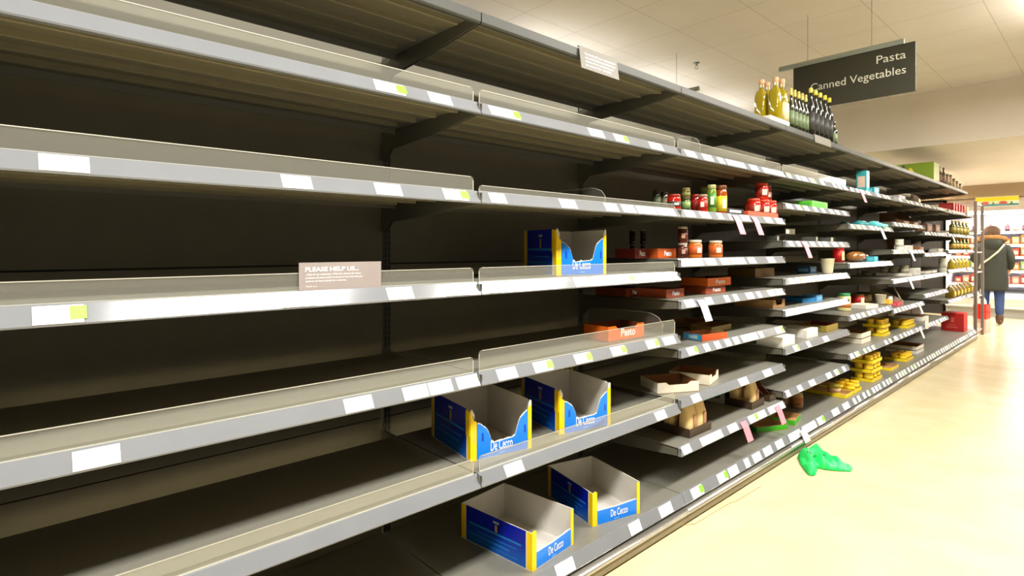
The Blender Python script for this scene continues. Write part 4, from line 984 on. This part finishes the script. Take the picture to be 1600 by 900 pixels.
bagm = bpy.data.materials.new('green_polythene'); bagm.use_nodes = True; bb = bagm.node_tree.nodes['Principled BSDF']
bb.inputs['Base Color'].default_value = (*lin((30, 225, 105)), 1); bb.inputs['Roughness'].default_value = .45; bb.inputs['Subsurface Weight'].default_value = .4; bb.inputs['Subsurface Radius'].default_value = (.01, .03, .015)
t = thing('carrier_bag', 'crumpled bright green plastic carrier bag lying on the floor', 'plastic bag', (0, 0, 0))
DIG = ['010 111', '110 100', '010 110', '010 001', '111 110']      # the printed figures 15
c = atz(1275, 713, .04); ua = Vector((.9, .43, 0)); va = Vector((-.43, .9, 0)); cs = .015
def printed(f):
    x = sum(V[k][0] for k in f)/4-c.x; y = sum(V[k][1] for k in f)/4-c.y
    u = (x*ua.x+y*ua.y)/cs+3.5; v = 2.5-(x*va.x+y*va.y)/cs
    return 0 <= u < 7 and 0 <= v < 5 and DIG[int(v)][int(u)] == '1'
ms = [1 if printed(f) else 0 for f in Fc]+[0]*(len(F2)+len(side))
m = MB(); m.add(V+base, Fc+F2+side, ms, True); o = m.build('bag_film', [bagm, C((8, 84, 44), .5)], t)
o.modifiers.new('smooth', 'SMOOTH').iterations = 5
# white receipt strip hanging over the rail
p = atx(1249, .02); t = thing('paper_slip', 'pale translucent paper slip hanging over the base rail above the green bag', 'paper', (0, p.y, 0))
MB().add([(.024, 0, .140), (.024, .09, .140), (.049, .0, .086), (.049, .09, .086), (.056, .01, .062), (.056, .10, .062)], [(0, 1, 3, 2), (2, 3, 5, 4)], 0).build('slip', C((226, 222, 212), .4), t).modifiers.new('thick', 'SOLIDIFY').thickness = .001
# floor lines of a clear skirting strip
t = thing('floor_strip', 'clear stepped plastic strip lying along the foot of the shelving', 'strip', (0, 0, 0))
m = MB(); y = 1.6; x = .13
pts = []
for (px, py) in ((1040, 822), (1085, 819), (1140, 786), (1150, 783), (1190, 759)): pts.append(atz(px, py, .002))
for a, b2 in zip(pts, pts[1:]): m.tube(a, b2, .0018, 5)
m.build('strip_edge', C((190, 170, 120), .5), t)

# ------------------------------------------------------------------ person
PP = Vector((-.07, 12.7, 0))
t = thing('person', 'person seen from behind in a dark parka with fur hood, jeans and brown boots', 'person', PP, math.radians(8))
def skin(name, pts, edges, m, parent, root=0, sub=2):
    me = bpy.data.meshes.new(name); me.from_pydata([p[:3] for p in pts], edges, []); o = bpy.data.objects.new(name, me); COL.objects.link(o); o.parent = parent
    me.materials.append(m); o.modifiers.new('skin', 'SKIN')
    if not me.skin_vertices: 
        bm = bmesh.new(); bm.from_mesh(me); bm.verts.layers.skin.verify(); bm.to_mesh(me); bm.free()
    for i, p in enumerate(pts):
        sv = me.skin_vertices[0].data[i]; r = p[3]; sv.radius = r if isinstance(r, tuple) else (r, r); sv.use_root = (i == root)
    s = o.modifiers.new('sub', 'SUBSURF'); s.levels = s.render_levels = sub
    mm = o.modifiers
    for p in me.polygons: p.use_smooth = True
    o.modifiers['skin'].use_smooth_shade = True
    return o
SKIN = C((196, 146, 116), .6)
# continuous body (pelvis root), facing +y, arms bent in front
B = [(0, 0, .92, .11), (0, 0, 1.10, .10), (0, .0, 1.30, .12), (0, 0, 1.43, .06), (0, .01, 1.50, .045), (0, .02, 1.58, .075), (0, .02, 1.65, .075),
     (-.09, 0, .86, .085), (-.10, .01, .48, .055), (-.10, -.01, .10, .04), (-.10, .12, .05, .035),
     (.09, 0, .86, .085), (.10, .02, .48, .055), (.10, -.02, .10, .04), (.10, .11, .05, .035),
     (-.17, 0, 1.38, .055), (-.235, .02, 1.14, .042), (-.17, .22, 1.10, .032), (-.14, .28, 1.11, .026),
     (.17, 0, 1.38, .055), (.235, .0, 1.14, .042), (.22, .12, .93, .032), (.21, .15, .86, .026)]
Eg = [(0, 1), (1, 2), (2, 3), (3, 4), (4, 5), (5, 6), (0, 7), (7, 8), (8, 9), (9, 10), (0, 11), (11, 12), (12, 13), (13, 14), (2, 15), (15, 16), (16, 17), (17, 18), (2, 19), (19, 20), (20, 21), (21, 22)]
body = skin('body', B, Eg, SKIN, t)
for hp, dr, sgn in (((-.14, .28, 1.11), (.15, 1, -.1), 1), ((.21, .15, .86), (0, .35, -1), -1)):   # hands with five fingers
    hp = Vector(hp); d = Vector(dr).normalized(); s_ = Vector((1, 0, 0)); pts = [(*hp, .026), (*(hp+d*.06), .03)]; eg = [(0, 1)]
    for k in range(4):
        a = hp+d*.075+s_*(.018*(k-1.5)); bq = a+d*.035+Vector((0, -.005, -.008)); cq = bq+d*.028+Vector((0, -.01, -.016))
        n0 = len(pts); pts += [(*a, .009), (*bq, .008), (*cq, .007)]; eg += [(1, n0), (n0, n0+1), (n0+1, n0+2)]
    a = hp+d*.02+s_*.028*sgn; bq = a+d*.03+s_*.022*sgn; n0 = len(pts); pts += [(*a, .01), (*bq, .008)]; eg += [(0, n0), (n0, n0+1)]
    skin('hand', pts, eg, SKIN, t, 0, 1)
f = MB(); f.lathe(0, 0, [(.004, -.02), (.014, -.012), (.012, .0), (.004, .018)], 8); f.build('nose', SKIN, t, loc=(0, .105, 1.60))
for sx in (-1, 1):
    MB().lathe(0, 0, [(.003, -.022), (.013, -.008), (.015, .01), (.005, .024)], 8).build('ear', SKIN, t, loc=(.078*sx, .02, 1.61))
    MB().lathe(0, 0, [(.002, -.006), (.009, 0), (.002, .006)], 8).build('eye', C((40, 30, 24), .2), t, loc=(.03*sx, .097, 1.625))
MB().box(-.022, .022, .088, .096, 1.555, 1.563).build('mouth', C((150, 80, 70), .5), t)
JE = mat('blue_denim', (46, 66, 110), .8, 0, .2, 60)
skin('jeans', [(0, 0, .88, .11), (-.09, 0, .82, .10), (-.10, .01, .48, .075), (-.10, -.01, .16, .062), (.09, 0, .82, .10), (.10, .02, .48, .075), (.10, -.02, .16, .062)], [(0, 1), (1, 2), (2, 3), (0, 4), (4, 5), (5, 6)], JE, t)
BO = C((84, 58, 36), .5)
for sx in (-1, 1):
    skin('boot', [(.10*sx, -.015, .22, .068), (.10*sx, -.02, .10, .06), (.10*sx, -.015, .052, .052), (.10*sx, .08, .045, .045), (.10*sx, .14, .04, .038)], [(0, 1), (1, 2), (2, 3), (3, 4)], BO, t, 0, 1)
CO = mat('dark_olive_parka', (40, 42, 33), .75, 0, .15, 14, bump=.4)
m = MB(); rows = [(.212, .165, .60), (.216, .17, .64), (.212, .165, .80), (.20, .155, 1.0), (.20, .155, 1.15), (.212, .16, 1.28), (.205, .145, 1.38), (.15, .12, 1.45), (.09, .09, 1.50)]
vs = []; fs = []; n = 28
for i, (a, b2, zz) in enumerate(rows):
    for k in range(n):
        an = 2*math.pi*k/n; fl = 1+.03*math.sin(an*7+i)*(1 if i < 5 else .3); vs.append((a*math.cos(an)*fl, b2*math.sin(an)*fl, zz))
for i in range(len(rows)-1):
    for k in range(n): fs.append((i*n+k, i*n+(k+1) % n, (i+1)*n+(k+1) % n, (i+1)*n+k))
fs += [tuple(range(n-1, -1, -1)), tuple((len(rows)-1)*n+k for k in range(n))]
m.add(vs, fs, 0, True); pk = m.build('parka', CO, t)
skin('sleeve', [(-.17, 0, 1.40, .075), (-.245, .01, 1.14, .068), (-.20, .17, 1.10, .056)], [(0, 1), (1, 2)], CO, t)
skin('sleeve', [(.17, 0, 1.40, .08), (.25, -.01, 1.14, .07), (.232, .10, .96, .058)], [(0, 1), (1, 2)], CO, t)
FU = mat('tan_fur', (150, 108, 62), .95, 0, .35, 80, bump=1.0)
m = MB(); vs = []; fs = []; n = 30; q = 10
for i in range(n):
    an = 2*math.pi*i/n; cx, cy, cz = .17*math.cos(an), .11*math.sin(an)-.03, 1.485+.055*(-math.sin(an))*.6
    for k in range(q):
        bn = 2*math.pi*k/q; rr = .045*(1+random.uniform(-.12, .12)); vs.append((cx+rr*math.cos(bn)*math.cos(an), cy+rr*math.cos(bn)*math.sin(an), cz+rr*math.sin(bn)))
for i in range(n):
    for k in range(q): fs.append((i*q+k, ((i+1) % n)*q+k, ((i+1) % n)*q+(k+1) % q, i*q+(k+1) % q))
m.add(vs, fs, 0, True); m.build('fur_trim', FU, t)
m = MB(); vs = []; 
m.lathe(0, 0, [(.02, -.16), (.09, -.13), (.14, -.05), (.15, .02), (.12, .05)], 20); m.v = [(x, y*.5, zz) for x, y, zz in m.v]; m.build('hood', CO, t, loc=(0, -.12, 1.44))
HA = mat('brown_hair', (74, 48, 22), .7, 0, .3, 60, bump=.6)
m = MB(); m.lathe(0, 0, [(.085, -.12), (.108, -.06), (.116, .0), (.105, .06), (.07, .098), (.02, .112)], 22)
m.v = [(x*(1+.03*math.sin(9*zz*20)), (y if y < .03 else .03+(y-.03)*.35), zz) for x, y, zz in m.v]; m.build('hair', HA, t, loc=(0, -.0, 1.61))
m = MB()
sp = [(.16, -.155, 1.40), (.08, -.19, 1.28), (-.04, -.195, 1.15), (-.14, -.17, 1.06), (-.17, -.14, .98)]
for a, b2 in zip(sp, sp[1:]): m.tube(a, b2, .014, 6)
m.build('bag_strap', C((224, 214, 176), .5), t)
t = thing('tote_bag', 'small white bag hanging against the jeans of the person', 'bag', PP+Vector((-.10, -.20, .30)))
bag_mesh(.05, .11, .22, C((214, 210, 216), .5), 'bag_body', t, 3); MB().tube((-.03, 0, .2), (-.03, .0, .33), .004).build('handle', WHITE, t)
